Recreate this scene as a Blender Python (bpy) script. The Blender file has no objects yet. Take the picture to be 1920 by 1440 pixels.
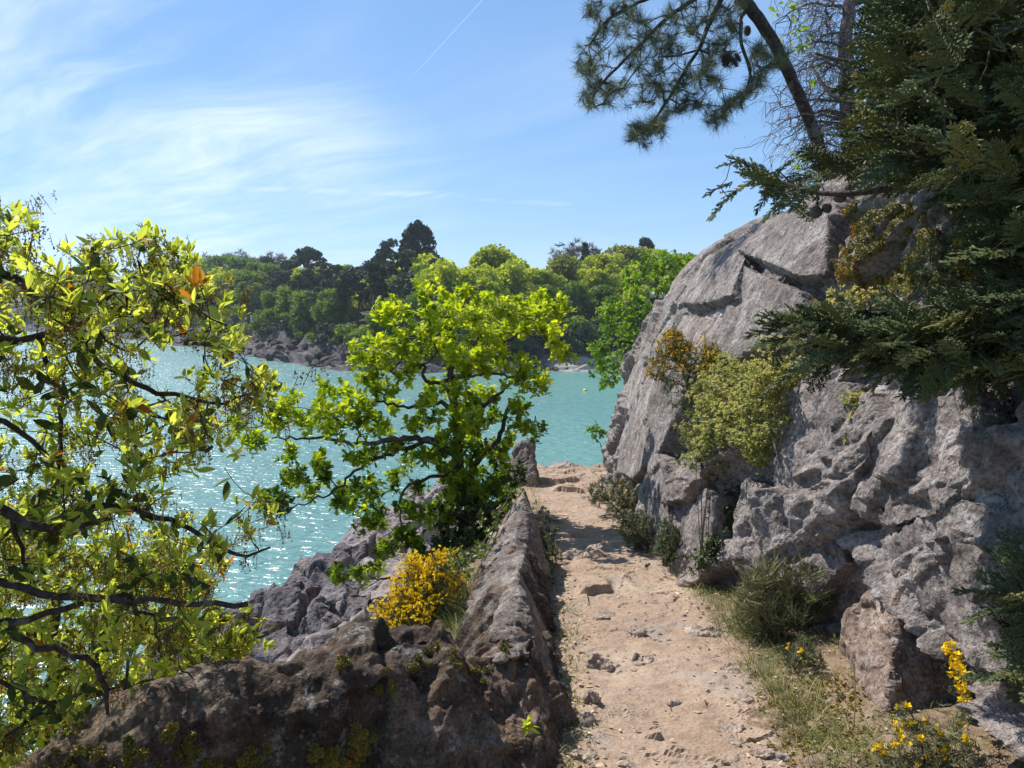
import bpy, bmesh, math
import numpy as np
from mathutils import Vector

# ------------------------------------------------------------------ camera, sky, sun, exposure
SC = bpy.context.scene
COL = SC.collection
R = math.radians
EYE = np.array([0.0, 0.0, 8.6])
PITCH, FPX = 5.12, 1450.0
cam_d = bpy.data.cameras.new("camera")
cam_d.sensor_width = 36.0; cam_d.sensor_fit = 'HORIZONTAL'; cam_d.lens = FPX / 1920 * 36
cam_d.clip_start = 0.05; cam_d.clip_end = 6000
cam = bpy.data.objects.new("camera", cam_d); COL.objects.link(cam)
cam.location = EYE; cam.rotation_euler = (R(90 - PITCH), 0, 0)
SC.camera = cam

SUN_AZ, SUN_EL = -52.0, 53.0
sd = Vector((math.sin(R(SUN_AZ)) * math.cos(R(SUN_EL)), math.cos(R(SUN_AZ)) * math.cos(R(SUN_EL)), math.sin(R(SUN_EL))))
sl = bpy.data.lights.new("sun", 'SUN'); sl.energy = 4.5; sl.angle = R(0.5); sl.color = (1.0, 0.955, 0.88)
so = bpy.data.objects.new("sun", sl); COL.objects.link(so)
so.rotation_euler = sd.to_track_quat('Z', 'Y').to_euler(); so.location = (-30, 30, 60)

SC.view_settings.view_transform = 'Standard'; SC.view_settings.look = 'None'
SC.view_settings.exposure = 0.62; SC.view_settings.gamma = 1.0
SC.render.engine = 'CYCLES'
SC.cycles.use_denoising = True; SC.cycles.denoiser = 'OPENIMAGEDENOISE'; SC.cycles.denoising_prefilter = 'ACCURATE'
SC.cycles.max_bounces = 8; SC.cycles.transparent_max_bounces = 8
SC.cycles.sample_clamp_indirect = 6.0

def lin(r, g, b):
    f = lambda c: (c / 255 / 12.92) if c / 255 <= 0.04045 else ((c / 255 + 0.055) / 1.055) ** 2.4
    return (f(r), f(g), f(b), 1.0)

class NT:
    def __init__(self, tree): self.t = tree; tree.nodes.clear()
    def n(self, typ, ins=None, **props):
        nd = self.t.nodes.new(typ)
        for k, v in props.items(): setattr(nd, k, v)
        for k, v in (ins or {}).items(): self.set(nd.inputs[k], v)
        return nd
    def set(self, sock, v):
        if isinstance(v, bpy.types.NodeSocket): self.t.links.new(v, sock)
        elif isinstance(v, bpy.types.Node): self.t.links.new(v.outputs[0], sock)
        else: sock.default_value = v
    def math(self, op, a, b=0.0, c=0.0, clamp=False):
        return self.n('ShaderNodeMath', {0: a, 1: b, 2: c}, operation=op, use_clamp=clamp).outputs[0]
    def vmath(self, op, a, b=(0, 0, 0)):
        nd = self.n('ShaderNodeVectorMath', {0: a, 1: b}, operation=op)
        return nd.outputs['Value'] if op in ('DOT_PRODUCT', 'LENGTH', 'DISTANCE') else nd.outputs[0]
    def mix(self, f, a, b, blend='MIX'):
        return self.n('ShaderNodeMix', {0: f, 6: a, 7: b}, data_type='RGBA', blend_type=blend).outputs[2]
    def noise(self, v, scale, detail=4.0, rough=0.55, dist=0.0):
        return self.n('ShaderNodeTexNoise', {'Vector': v, 'Scale': scale, 'Detail': detail, 'Roughness': rough, 'Distortion': dist}).outputs[0]
    def ramp(self, f, stops, interp='LINEAR'):
        nd = self.n('ShaderNodeValToRGB', {0: f}); cr = nd.color_ramp; cr.interpolation = interp
        while len(cr.elements) < len(stops): cr.elements.new(0.5)
        for e, (p, c) in zip(cr.elements, stops):
            e.position = p; e.color = c if len(c) == 4 else (*c, 1)
        return nd.outputs[0]
    def step(self, f, lo, hi, a=0.0, b=1.0):
        nd = self.n('ShaderNodeMapRange', {0: f, 1: lo, 2: hi, 3: a, 4: b}, interpolation_type='SMOOTHSTEP'); return nd.outputs[0]

# pixel of the photo (1920 x 1440) + forward distance Y -> world
_cp, _sp = math.cos(R(PITCH)), math.sin(R(PITCH))
def ray(px, py):
    a = (np.asarray(px, float) - 960) / FPX; b = (720 - np.asarray(py, float)) / FPX
    return np.stack([a, _cp + b * _sp, -_sp + b * _cp], -1)
def P(px, py, Y):
    d = ray(px, py); return EYE + d * (np.asarray(Y, float) / d[..., 1])[..., None]
def Pz(px, py, z):
    d = ray(px, py); return EYE + d * ((z - EYE[2]) / d[..., 2])[..., None]

def build_world():
    w = bpy.data.worlds.new("World"); SC.world = w; w.use_nodes = True
    t = NT(w.node_tree)
    sky = t.n('ShaderNodeTexSky', sky_type='NISHITA', sun_disc=False, sun_elevation=R(SUN_EL), sun_rotation=R(SUN_AZ),
              altitude=0.0, air_density=1.0, dust_density=0.15, ozone_density=2.2)
    d = t.n('ShaderNodeTexCoord').outputs['Generated']
    sep = t.n('ShaderNodeSeparateXYZ', {0: d})
    z = t.math('MAXIMUM', sep.outputs[2], 0.02)
    zz = t.math('ADD', z, 0.12)
    u = t.math('DIVIDE', sep.outputs[0], zz); v = t.math('DIVIDE', sep.outputs[1], zz)
    uv = t.n('ShaderNodeCombineXYZ', {0: u, 1: v, 2: 0.0}).outputs[0]
    # long wisps of cirrus: noise stretched along one heading, bent by a slower noise
    warp = t.n('ShaderNodeTexNoise', {'Vector': uv, 'Scale': 0.9, 'Detail': 3.0}).outputs[1]
    sc = t.n('ShaderNodeVectorMath', {0: warp}, operation='SCALE'); sc.inputs['Scale'].default_value = 0.6
    wv = t.vmath('ADD', uv, sc.outputs[0])
    mp = t.n('ShaderNodeMapping', {'Vector': wv, 'Rotation': (0, 0, R(-33)), 'Scale': (2.2, 0.55, 1)}, vector_type='TEXTURE').outputs[0]
    streak = t.noise(mp, 1.5, 9.0, 0.62, 0.35)
    big = t.noise(uv, 0.55, 3.0, 0.5)
    def spot(px, py, c0, c1):
        q = ray(px, py); q = q / np.linalg.norm(q)
        return t.step(t.vmath('DOT_PRODUCT', d, tuple(q)), c0, c1)
    nrm = d
    m = t.math('ADD', t.math('MULTIPLY', spot(60, 250, 0.955, 0.999), 0.36), t.math('MULTIPLY', spot(330, 130, 0.965, 1.0), 0.26))
    m = t.math('ADD', m, t.math('MULTIPLY', spot(500, 330, 0.985, 1.0), 0.30))
    m = t.math('ADD', m, t.math('MULTIPLY', spot(700, 360, 0.992, 1.0), 0.2))
    m = t.math('ADD', m, t.math('MULTIPLY', t.step(big, 0.42, 0.72), 0.16))
    m = t.math('ADD', m, 0.05)
    cl = t.math('MULTIPLY', t.step(streak, 0.30, 0.82), m, clamp=True)
    # one low bar of cloud and the fading vapour trail
    def arc(x0, y0, x1, y1, wd, soft, strength):
        a, b = ray(x0, y0), ray(x1, y1); a /= np.linalg.norm(a); b /= np.linalg.norm(b)
        nn = np.cross(a, b); nn /= np.linalg.norm(nn); mid = (a + b); mid /= np.linalg.norm(mid)
        half = float(a @ mid)
        dist = t.math('ABSOLUTE', t.vmath('DOT_PRODUCT', d, tuple(nn)))
        band = t.step(dist, wd, wd * soft, 1.0, 0.0)
        seg = t.step(t.vmath('DOT_PRODUCT', d, tuple(mid)), half - (1 - half) * 0.9, half + (1 - half) * 0.7)
        return t.math('MULTIPLY', t.math('MULTIPLY', band, seg), strength)
    bar = t.math('MULTIPLY', arc(420, 352, 850, 366, 0.0005, 16, 0.36), t.step(t.noise(mp, 6.0, 5.0), 0.25, 0.65))
    bar2 = t.math('MULTIPLY', arc(900, 376, 1060, 382, 0.0004, 14, 0.22), t.step(t.noise(mp, 6.0, 5.0), 0.25, 0.65))
    trail = arc(930, -28, 775, 142, 0.0003, 2.6, 0.22)
    for q in (bar, bar2, trail): cl = t.math('MAXIMUM', cl, q)
    col = t.n('ShaderNodeHueSaturation', {'Color': sky, 'Saturation': 1.10, 'Value': 1.0, 'Hue': 0.5}).outputs[0]
    col = t.mix(1.0, col, (0.93, 1.0, 1.12, 1), 'MULTIPLY')
    col = t.mix(0.42, col, (2.25, 4.05, 6.7, 1))
    out = t.mix(cl, col, (8.0, 8.8, 9.4, 1))
    bg = t.n('ShaderNodeBackground', {'Color': out, 'Strength': 0.092})
    t.n('ShaderNodeOutputWorld', {0: bg.outputs[0]})
build_world()

# ------------------------------------------------------------------ numeric helpers
RNG = np.random.default_rng(11)
def hsh(ix, iy, iz, k=0):
    h = (ix.astype(np.int64) * 374761393 + iy.astype(np.int64) * 668265263 + iz.astype(np.int64) * 2147483647 + k * 974634077) & 0xffffffff
    h = ((h ^ (h >> 13)) * 1274126177) & 0xffffffff
    h = ((h ^ (h >> 16)) * 2246822519) & 0xffffffff
    return ((h ^ (h >> 15)) & 0xffffff) / 16777216.0
def vnoise(p, k=0):
    i = np.floor(p); f = p - i; f = f * f * f * (f * (f * 6 - 15) + 10); i = i.astype(np.int64); r = 0
    for dx in (0, 1):
        for dy in (0, 1):
            for dz in (0, 1):
                w = (f[:, 0] if dx else 1 - f[:, 0]) * (f[:, 1] if dy else 1 - f[:, 1]) * (f[:, 2] if dz else 1 - f[:, 2])
                r = r + w * hsh(i[:, 0] + dx, i[:, 1] + dy, i[:, 2] + dz, k)
    return r * 2 - 1
def fbm(p, octv=5, gain=0.5, k=0, ridge=False):
    a, s, r = 1.0, 0.0, 0.0
    for o in range(octv):
        n = vnoise(p * 2.03 ** o + o * 17.3, k + o)
        r = r + a * ((1 - 2 * np.abs(n)) if ridge else n); s += a; a *= gain
    return r / s
def worley(p, k=0):
    i = np.floor(p).astype(np.int64); f1 = np.full(len(p), 9.); f2 = f1.copy(); c = np.zeros_like(p); h = np.zeros(len(p))
    for dx in (-1, 0, 1):
        for dy in (-1, 0, 1):
            for dz in (-1, 0, 1):
                x, y, z = i[:, 0] + dx, i[:, 1] + dy, i[:, 2] + dz
                q = np.stack([x + hsh(x, y, z, k + 1), y + hsh(x, y, z, k + 2), z + hsh(x, y, z, k + 3)], 1)
                d = ((p - q) ** 2).sum(1); nw = d < f1
                f2 = np.where(nw, f1, np.minimum(f2, d)); f1 = np.where(nw, d, f1)
                c[nw] = q[nw]; h[nw] = hsh(x, y, z, k + 4)[nw]
    return np.sqrt(f1), np.sqrt(f2), c, h
def smooth(x, a, b):
    t = np.clip((x - a) / (b - a), 0, 1); return t * t * (3 - 2 * t)
def unit(v): return v / np.maximum(np.linalg.norm(v, axis=-1, keepdims=True), 1e-9)
def rdir(n, g=RNG): return unit(g.normal(size=(n, 3)))

def facets(Pp, size, aniso=(1, 1, 1), rot=0.0, k=0, groove=0.5, tilt=0.8, width=0.09):
    """broken-rock relief in [-1, 1]: every cell is a tilted facet, joints are grooves"""
    c, s = math.cos(rot), math.sin(rot)
    q = Pp.copy(); q[:, 1], q[:, 2] = c * Pp[:, 1] - s * Pp[:, 2], s * Pp[:, 1] + c * Pp[:, 2]
    q = q / size * np.array(aniso)
    q = q + 0.09 * np.stack([vnoise(q * 1.7, k + 31), vnoise(q * 1.7 + 9, k + 32), vnoise(q * 1.7 + 5, k + 33)], 1)
    f1, f2, cc, h = worley(q, k)
    g = np.stack([h * 7.13 % 1, h * 13.7 % 1, h * 29.3 % 1], 1) * 2 - 1
    d = (h * 2 - 1) * 0.6 + tilt * ((q - cc) * g).sum(1)
    return d - groove * (1 - smooth(f2 - f1, 0.0, width))

# ------------------------------------------------------------------ mesh helpers
class MB:
    def __init__(self): self.V = []; self.F = []; self.T = []; self.n = 0
    def add(self, V, F, tint=0.5):
        V = np.asarray(V, float).reshape(-1, 3); self.V.append(V)
        for f in (F if isinstance(F, list) else [F]):
            if len(f): self.F.append(np.asarray(f, np.int64) + self.n)
        self.T.append(np.broadcast_to(np.asarray(tint, float), (len(V),))); self.n += len(V); return self
    def merge(self, o):
        for v, t in zip(o.V, o.T): self.V.append(v); self.T.append(t)
        self.F += [f + self.n for f in o.F]; self.n += o.n; return self
    @property
    def verts(self): return np.concatenate(self.V)
def mesh_data(name, mb, mat, origin=(0, 0, 0), smooth_=False):
    V = mb.verts - np.asarray(origin); me = bpy.data.meshes.new(name)
    me.vertices.add(len(V)); me.vertices.foreach_set('co', V.astype(np.float32).ravel())
    loops = np.concatenate([f.ravel() for f in mb.F]); tot = np.concatenate([np.full(len(f), f.shape[1]) for f in mb.F])
    me.loops.add(len(loops)); me.loops.foreach_set('vertex_index', loops.astype(np.int32))
    me.polygons.add(len(tot)); st = np.concatenate([[0], np.cumsum(tot)[:-1]])
    me.polygons.foreach_set('loop_start', st.astype(np.int32)); me.polygons.foreach_set('loop_total', tot.astype(np.int32))
    me.polygons.foreach_set('use_smooth', np.full(len(tot), smooth_))
    at = me.attributes.new('tint', 'FLOAT', 'POINT'); at.data.foreach_set('value', np.concatenate(mb.T).astype(np.float32))
    me.update(calc_edges=True); me.materials.append(mat); return me
def tag(o, label=None, cat=None, group=None, kind=None):
    for k, v in (('label', label), ('category', cat), ('group', group), ('kind', kind)):
        if v: o[k] = v
    return o
def obj(name, mb, mat, parent=None, loc=None, smooth_=False):
    org = np.asarray(loc if loc is not None else (0, 0, 0), float)
    if parent is not None: org = WORLD[parent.name]
    o = bpy.data.objects.new(name, mesh_data(name, mb, mat, org, smooth_)); COL.objects.link(o)
    WORLD[o.name] = org
    if parent is not None: o.parent = parent
    else: o.location = org
    return o
WORLD = {}
def thing(name, label, cat, loc, group=None):
    o = bpy.data.objects.new(name, None); COL.objects.link(o); o.location = [float(c) for c in loc]; o.empty_display_size = 0.1
    WORLD[o.name] = np.asarray(loc, float); return tag(o, label, cat, group)
def copy_tree(root, loc, rotz=0.0, scale=1.0, label=None):
    r = root.copy(); COL.objects.link(r); r.location = [float(c) for c in loc]
    r.rotation_euler = (0, 0, rotz); r.scale = scale if hasattr(scale, '__len__') else (scale,) * 3
    if label: r['label'] = label
    for ch in list(root.children):
        c = ch.copy(); COL.objects.link(c); c.parent = r
    return r
def vnormals(V, F):
    N = np.zeros_like(V)
    for f in (F if isinstance(F, list) else [F]):
        a, b, c = V[f[:, 0]], V[f[:, 1]], V[f[:, 2]]; n = np.cross(b - a, c - a)
        if f.shape[1] == 4: n = np.cross(V[f[:, 2]] - V[f[:, 0]], V[f[:, 3]] - V[f[:, 1]])
        for k in range(f.shape[1]):
            for j in range(3): N[:, j] += np.bincount(f[:, k], n[:, j], len(V))
    return unit(N)
def grid_faces(nu, nv, flip=False):
    i = np.arange(nu * nv).reshape(nu, nv)
    f = np.stack([i[:-1, :-1], i[1:, :-1], i[1:, 1:], i[:-1, 1:]], -1).reshape(-1, 4)
    return f[:, ::-1] if flip else f
def tube(pts, rad, sides=5, cap=True):
    pts = np.asarray(pts, float); n = len(pts); rad = np.broadcast_to(np.asarray(rad, float), (n,))
    t = np.gradient(pts, axis=0) if n > 2 else np.repeat((pts[1:] - pts[:1]), 2, 0); t = unit(t)
    ref = np.array([0.31, 0.17, 0.93]) if abs(t[0, 2]) < 0.9 else np.array([0.97, 0.2, 0.1])
    u = unit(np.cross(t, ref)); v = np.cross(t, u)
    a = np.arange(sides) * 2 * np.pi / sides
    V = pts[:, None] + rad[:, None, None] * (np.cos(a)[None, :, None] * u[:, None] + np.sin(a)[None, :, None] * v[:, None])
    i = np.arange(n * sides).reshape(n, sides); j = np.roll(i, -1, 1)
    return V.reshape(-1, 3), np.stack([i[:-1], j[:-1], j[1:], i[1:]], -1).reshape(-1, 4)
def place(tv, tf, pos, axis, nrm, scale, tint=None, mb=None):
    """copies of a template: x along axis, z near nrm"""
    mb = mb or MB(); pos = np.asarray(pos, float); m = len(pos)
    if m == 0: return mb
    x = unit(np.asarray(axis, float)); y = unit(np.cross(np.asarray(nrm, float) + 1e-4, x)); z = np.cross(x, y)
    s = np.asarray(scale, float); s = s[:, None] if s.ndim == 1 else s
    s = np.broadcast_to(s, (m, 3)) if s.shape[1] == 1 else s
    V = pos[:, None] + (tv[None, :, 0:1] * s[:, None, 0:1]) * x[:, None] + (tv[None, :, 1:2] * s[:, None, 1:2]) * y[:, None] + (tv[None, :, 2:3] * s[:, None, 2:3]) * z[:, None]
    off = (np.arange(m) * len(tv))[:, None, None]
    F = [(f[None] + off).reshape(-1, f.shape[1]) for f in (tf if isinstance(tf, list) else [tf])]
    t = np.repeat(np.asarray(tint if tint is not None else RNG.random(m)), len(tv))
    return mb.add(V.reshape(-1, 3), F, t)

def grow(mains, targets, step=0.06, jit=0.16, rtip=0.0018, power=2.4, sides=5, bias=None, gnarl=0.0):
    """branches: authored polylines (points, radii) plus twigs that reach every target; returns a mesh and the twig directions"""
    tot = sum(len(m[0]) for m in mains) + len(targets) * 40 + 2000
    pos = np.zeros((tot, 3)); par = np.full(tot, -1); rmin = np.zeros(tot); n = 0
    for pts, rr, attach in mains:
        pts = np.asarray(pts, float); s = np.concatenate([[0], np.cumsum(np.linalg.norm(np.diff(pts, axis=0), axis=1))])
        k = max(2, int(s[-1] / step) + 1); q = np.linspace(0, s[-1], k)
        # smooth the polyline
        pp = np.stack([np.interp(q, s, pts[:, j]) for j in range(3)], 1)
        for _ in range(3): pp[1:-1] = 0.25 * pp[:-2] + 0.5 * pp[1:-1] + 0.25 * pp[2:]
        if gnarl: pp[1:-1] += RNG.normal(size=(k - 2, 3)) * gnarl
        rq = np.interp(q / s[-1], np.linspace(0, 1, len(rr)), rr)
        p0 = -1
        if attach and n: p0 = int(((pos[:n] - pp[0]) ** 2).sum(1).argmin())
        for j in range(k):
            pos[n] = pp[j]; par[n] = p0; rmin[n] = rq[j]; p0 = n; n += 1
    base_n = n
    targets = np.asarray(targets, float).reshape(-1, 3)
    dirs = np.zeros_like(targets)
    if len(targets):
        d0 = np.array([((pos[:base_n] - t) ** 2).sum(1).min() for t in targets])
        for ti in np.argsort(d0):
            t = targets[ti]; dd = np.sqrt(((pos[:n] - t) ** 2).sum(1)); i = int(dd.argmin()); d = dd[i]
            k = max(1, int(d / step)); a = pos[i]
            mid = 0.5 * (a + t) + RNG.normal(size=3) * jit * d - np.array([0, 0, 0.10 * d])
            p0 = i
            for j in range(1, k + 1):
                if n >= tot: break
                w = j / k; pos[n] = (1 - w) ** 2 * a + 2 * w * (1 - w) * mid + w * w * t
                if j < k: pos[n] += RNG.normal(size=3) * jit * 0.12 * step
                par[n] = p0; rmin[n] = rtip; p0 = n; n += 1
            dirs[ti] = t - mid
    acc = np.zeros(n); rad = np.zeros(n); kid = [[] for _ in range(n)]
    for i in range(n - 1, -1, -1):
        rad[i] = max(rmin[i], (acc[i] ** (1 / power)) if acc[i] > 0 else 0, rtip)
        if par[i] >= 0: acc[par[i]] += min(rad[i], 0.02 if i >= base_n else 9) ** power; kid[par[i]].append(i)
    mb = MB()
    starts = [i for i in range(n) if par[i] < 0]; used = np.zeros(n, bool)
    while starts:
        i = starts.pop(); ch = [i] if par[i] < 0 else [par[i], i]
        r = [rad[i]] if par[i] < 0 else [min(rad[par[i]], rad[i] * 1.25), rad[i]]
        while kid[ch[-1]]:
            ks = sorted(kid[ch[-1]], key=lambda q: -rad[q]); starts += ks[1:]; ch.append(ks[0]); r.append(min(rad[ks[0]], r[-1]))
        if len(ch) >= 2: mb.add(*tube(pos[ch], r, sides if max(r) < 0.03 else 9), tint=RNG.random())
    return mb, unit(dirs + 1e-6)

# ------------------------------------------------------------------ materials
def new_mat(name):
    m = bpy.data.materials.new(name); m.use_nodes = True; return m, NT(m.node_tree)
def finish(t, shader, disp=None):
    t.n('ShaderNodeOutputMaterial', {0: shader})
def bump(t, h, dist, strength=1.0, normal=None):
    b = t.n('ShaderNodeBump', {'Height': h, 'Distance': dist, 'Strength': strength})
    if normal is not None: t.set(b.inputs['Normal'], normal)
    return b.outputs[0]
def rock_mat(name, dark, mid, light, lichen=(0.52, 0.52, 0.5, 1), lich=0.5, moss=(0.09, 0.085, 0.015, 1), moss2=(0.16, 0.10, 0.02, 1), sc=1.0, warm=(0.34, 0.23, 0.16, 1), warm_amt=0.5, rough=0.9, b=1.0):
    m, t = new_mat(name); v = t.n('ShaderNodeTexCoord').outputs['Object']
    n1 = t.noise(v, 1.7 * sc, 8, 0.66, 0.3); n2 = t.noise(v, 11 * sc, 7, 0.62, 0.2); n3 = t.noise(v, 55 * sc, 4, 0.6)
    c = t.ramp(n1, [(0.30, dark), (0.48, mid), (0.68, light)])
    c = t.mix(t.math('MULTIPLY', t.step(t.noise(v, 0.9 * sc, 5, 0.6), 0.5, 0.68), warm_amt), c, warm)
    c = t.mix(1.0, c, t.ramp(n2, [(0.30, (0.46, 0.44, 0.44)), (0.5, (1, 1, 1)), (0.70, (1.42, 1.40, 1.38))]), 'MULTIPLY')
    c = t.mix(1.0, c, t.ramp(n3, [(0.32, (0.50, 0.48, 0.48)), (0.5, (1, 1, 1)), (0.68, (1.30, 1.29, 1.28))]), 'MULTIPLY')
    lm = t.math('MULTIPLY', t.step(t.noise(v, 5.0 * sc, 8, 0.7, 0.6), 0.56, 0.64), t.step(n3, 0.38, 0.55))
    c = t.mix(t.math('MULTIPLY', lm, lich), c, lichen)
    vo = t.n('ShaderNodeTexVoronoi', {'Vector': v, 'Scale': 17 * sc, 'Randomness': 1.0}, feature='F1').outputs[0]
    c = t.mix(t.math('MULTIPLY', t.step(vo, 0.24, 0.12), lich * 0.6), c, lichen)
    at = t.n('ShaderNodeAttribute', attribute_name='tint').outputs['Fac']
    mm = t.step(t.math('ADD', at, t.math('MULTIPLY', t.math('SUBTRACT', t.noise(v, 9 * sc, 7, 0.7), 0.5), 1.5)), 0.62, 0.80)
    mc = t.mix(t.step(t.noise(v, 6, 4), 0.45, 0.62), moss, moss2)
    c = t.mix(mm, c, mc)
    h = t.math('ADD', t.math('MULTIPLY', n2, 1.0), t.math('MULTIPLY', n3, 0.35))
    nb = bump(t, h, 0.035 * b / sc)
    nb = bump(t, t.noise(v, 170 * sc, 3, 0.6), 0.005 * b / sc, 1.0, nb)
    p = t.n('ShaderNodeBsdfPrincipled', {'Base Color': c, 'Roughness': rough, 'Normal': nb, 'Specular IOR Level': 0.25})
    finish(t, p.outputs[0]); return m
def leaf_mat(name, stops, trans=0.5, tcol=(1.5, 1.45, 0.6), rough=0.45, spec=0.35):
    m, t = new_mat(name)
    at = t.n('ShaderNodeAttribute', attribute_name='tint').outputs['Fac']
    c = t.ramp(at, stops)
    p = t.n('ShaderNodeBsdfPrincipled', {'Base Color': c, 'Roughness': rough, 'Specular IOR Level': spec})
    if trans <= 0: finish(t, p.outputs[0]); return m
    tc = t.mix(1.0, c, (*tcol, 1), 'MULTIPLY')
    tr = t.n('ShaderNodeBsdfTranslucent', {'Color': tc})
    mx = t.n('ShaderNodeMixShader', {0: trans, 1: p.outputs[0], 2: tr.outputs[0]})
    finish(t, mx.outputs[0]); return m
def bark_mat(name, a, b, sc=1.0):
    m, t = new_mat(name); v = t.n('ShaderNodeTexCoord').outputs['Object']
    n = t.noise(v, 30 * sc, 6, 0.65); c = t.mix(t.step(n, 0.3, 0.7), a, b)
    c = t.mix(t.math('MULTIPLY', t.step(t.noise(v, 7 * sc, 4), 0.55, 0.66), 0.5), c, (0.20, 0.20, 0.17, 1))
    p = t.n('ShaderNodeBsdfPrincipled', {'Base Color': c, 'Roughness': 0.92, 'Specular IOR Level': 0.2, 'Normal': bump(t, n, 0.012 / sc)})
    finish(t, p.outputs[0]); return m
def plain_mat(name, col, rough=0.8, var=0.25, sc=30):
    m, t = new_mat(name); v = t.n('ShaderNodeTexCoord').outputs['Object']
    n = t.noise(v, sc, 5, 0.6); lo = tuple(c * (1 - var) for c in col[:3]) + (1,); hi = tuple(c * (1 + var) for c in col[:3]) + (1,)
    p = t.n('ShaderNodeBsdfPrincipled', {'Base Color': t.mix(n, lo, hi), 'Roughness': rough, 'Normal': bump(t, n, 0.004)})
    finish(t, p.outputs[0]); return m
# ------------------------------------------------------------------ setting: land, path, water, cliff
def proj(V):
    r = V - EYE; f = r[:, 1] * _cp - r[:, 2] * _sp; u = r[:, 1] * _sp + r[:, 2] * _cp
    return np.stack([960 + FPX * r[:, 0] / f, 720 - FPX * u / f, f], 1)
def zpath(y): return np.interp(y, [-4, 0, 2.6, 3.5, 4.8, 6.5, 8.5, 12, 13], [7.12, 7.05, 7.01, 6.95, 6.87, 6.73, 6.58, 6.26, 6.15])
def gz(x, y):
    x = np.asarray(x, float); y = np.asarray(y, float)
    x0 = np.interp(y, [0, 2.2, 3.5, 7, 9, 12], [-0.9, -0.5, -0.15, -0.12, 0.0, 0.22])
    t = np.maximum(0, x0 - x)
    drop = np.interp(t, [0, 0.35, 0.9, 2.0, 2.6, 4, 7, 12], [0, 0.2, 0.70, 1.25, 2.2, 5.5, 11, 14])
    steep = smooth(y, 8.3, 10.5)
    drop = drop * (1 - steep) + steep * np.interp(t, [0, 0.2, 1.0, 3, 12], [0, 0.3, 2.6, 8, 15])
    z = zpath(y) - drop
    end = np.interp(x, [-2, 0.2, 0.6, 1.2, 2, 6], [11.0, 12.2, 12.2, 11.6, 11.2, 11.0]) + 0.35 * np.sin(x * 7.3 + 1.0) * np.sin(x * 2.9) + 0.12 * np.sin(x * 19.0)
    z = z - np.maximum(0, y - end) * 2.2 - np.maximum(0, y - end - 1) * 2
    z = z + 0.12 * smooth(x, 1.0, 1.9) * smooth(y, 6, 3)
    return np.maximum(z, -3.0)
PATH_L = lambda y: np.interp(y, [0, 2.6, 3.5, 4.8, 6.5, 8.5, 12], [0.10, 0.22, 0.26, 0.31, 0.28, 0.26, 0.28])
PATH_R = lambda y: np.interp(y, [0, 2.6, 3.5, 4.8, 6.5, 8.5, 12], [1.0, 0.98, 1.02, 1.06, 0.88, 0.92, 1.5])
def gfine(x, y):
    """ground with its relief"""
    x = np.asarray(x, float); y = np.asarray(y, float)
    p = np.stack([x, y, np.zeros_like(x)], -1).reshape(-1, 3)
    z = gz(x, y).ravel(); xr, yr = x.ravel(), y.ravel()
    d = 0.022 * fbm(p * 1.9, 4, k=3) + 0.010 * fbm(p * 9, 4, k=9)
    # bedrock ledges that step up away from the viewer
    for (yc, xa, xb, hgt) in ((4.62, 0.30, 0.75, 0.045), (5.02, 0.42, 0.80, 0.022), (5.35, 0.30, 0.85, 0.018), (5.72, 0.30, 0.72, 0.055), (6.35, 0.2, 0.6, 0.03), (3.55, 0.3, 0.6, 0.02), (8.9, 0.5, 1.1, 0.05), (9.6, 0.3, 0.9, 0.05)):
        yl = yc + 0.22 * vnoise(p * np.array([3.1, 0, 0]) + yc, 5) + 0.06 * vnoise(p * np.array([14., 0, 0]) + yc, 6)
        m = smooth(xr, xa - 0.06, xa + 0.05) * smooth(xr, xb + 0.06, xb - 0.10)
        d = d + 1.15 * hgt * m * smooth(vnoise(p * np.array([6.0, 2.0, 0]) + yc * 3, 8), -0.55, 0.1) * smooth(yr - yl, 0, 0.012) * (1 - smooth(yr - yl, 0.05, 0.75))
    # flat stones half buried in the dirt
    st = facets(np.concatenate([p[:, :2], 0 * p[:, :1]], 1), 0.17, k=77, groove=0.0, tilt=0.6)
    sm = smooth(fbm(p * 2.3, 3, k=44), 0.02, 0.35)
    d = d + 0.034 * np.maximum(0, st) * sm + 0.0035 * fbm(p * 34, 3, 0.65, k=47) + 0.012 * np.maximum(0, facets(np.concatenate([p[:, :2], 0 * p[:, :1]], 1), 0.06, k=79, groove=0.0, tilt=0.9)) * smooth(fbm(p * 4, 3, k=46), 0.0, 0.3)
    d = d + smooth(yr, 9.6, 11.0) * (0.035 * facets(np.stack([xr, yr, 0 * xr], 1), 0.5, k=81, groove=0.2, tilt=1.0) + 0.018 * facets(np.stack([xr, yr, 0 * xr], 1), 0.17, k=82, groove=0.2, tilt=1.0))
    out = smooth(np.minimum(xr - PATH_L(yr), PATH_R(yr) - xr), 0.05, -0.35)
    rocky = smooth(xr, -0.1, -0.7)
    d = d + out * 0.02 * fbm(p * 5, 3, k=21) + rocky * (0.10 * facets(np.stack([xr, yr, z], 1), 0.55, (1, 1, 1), k=61) + 0.05 * fbm(p * 3, 4, k=63))
    return (z + d).reshape(x.shape)

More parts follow.
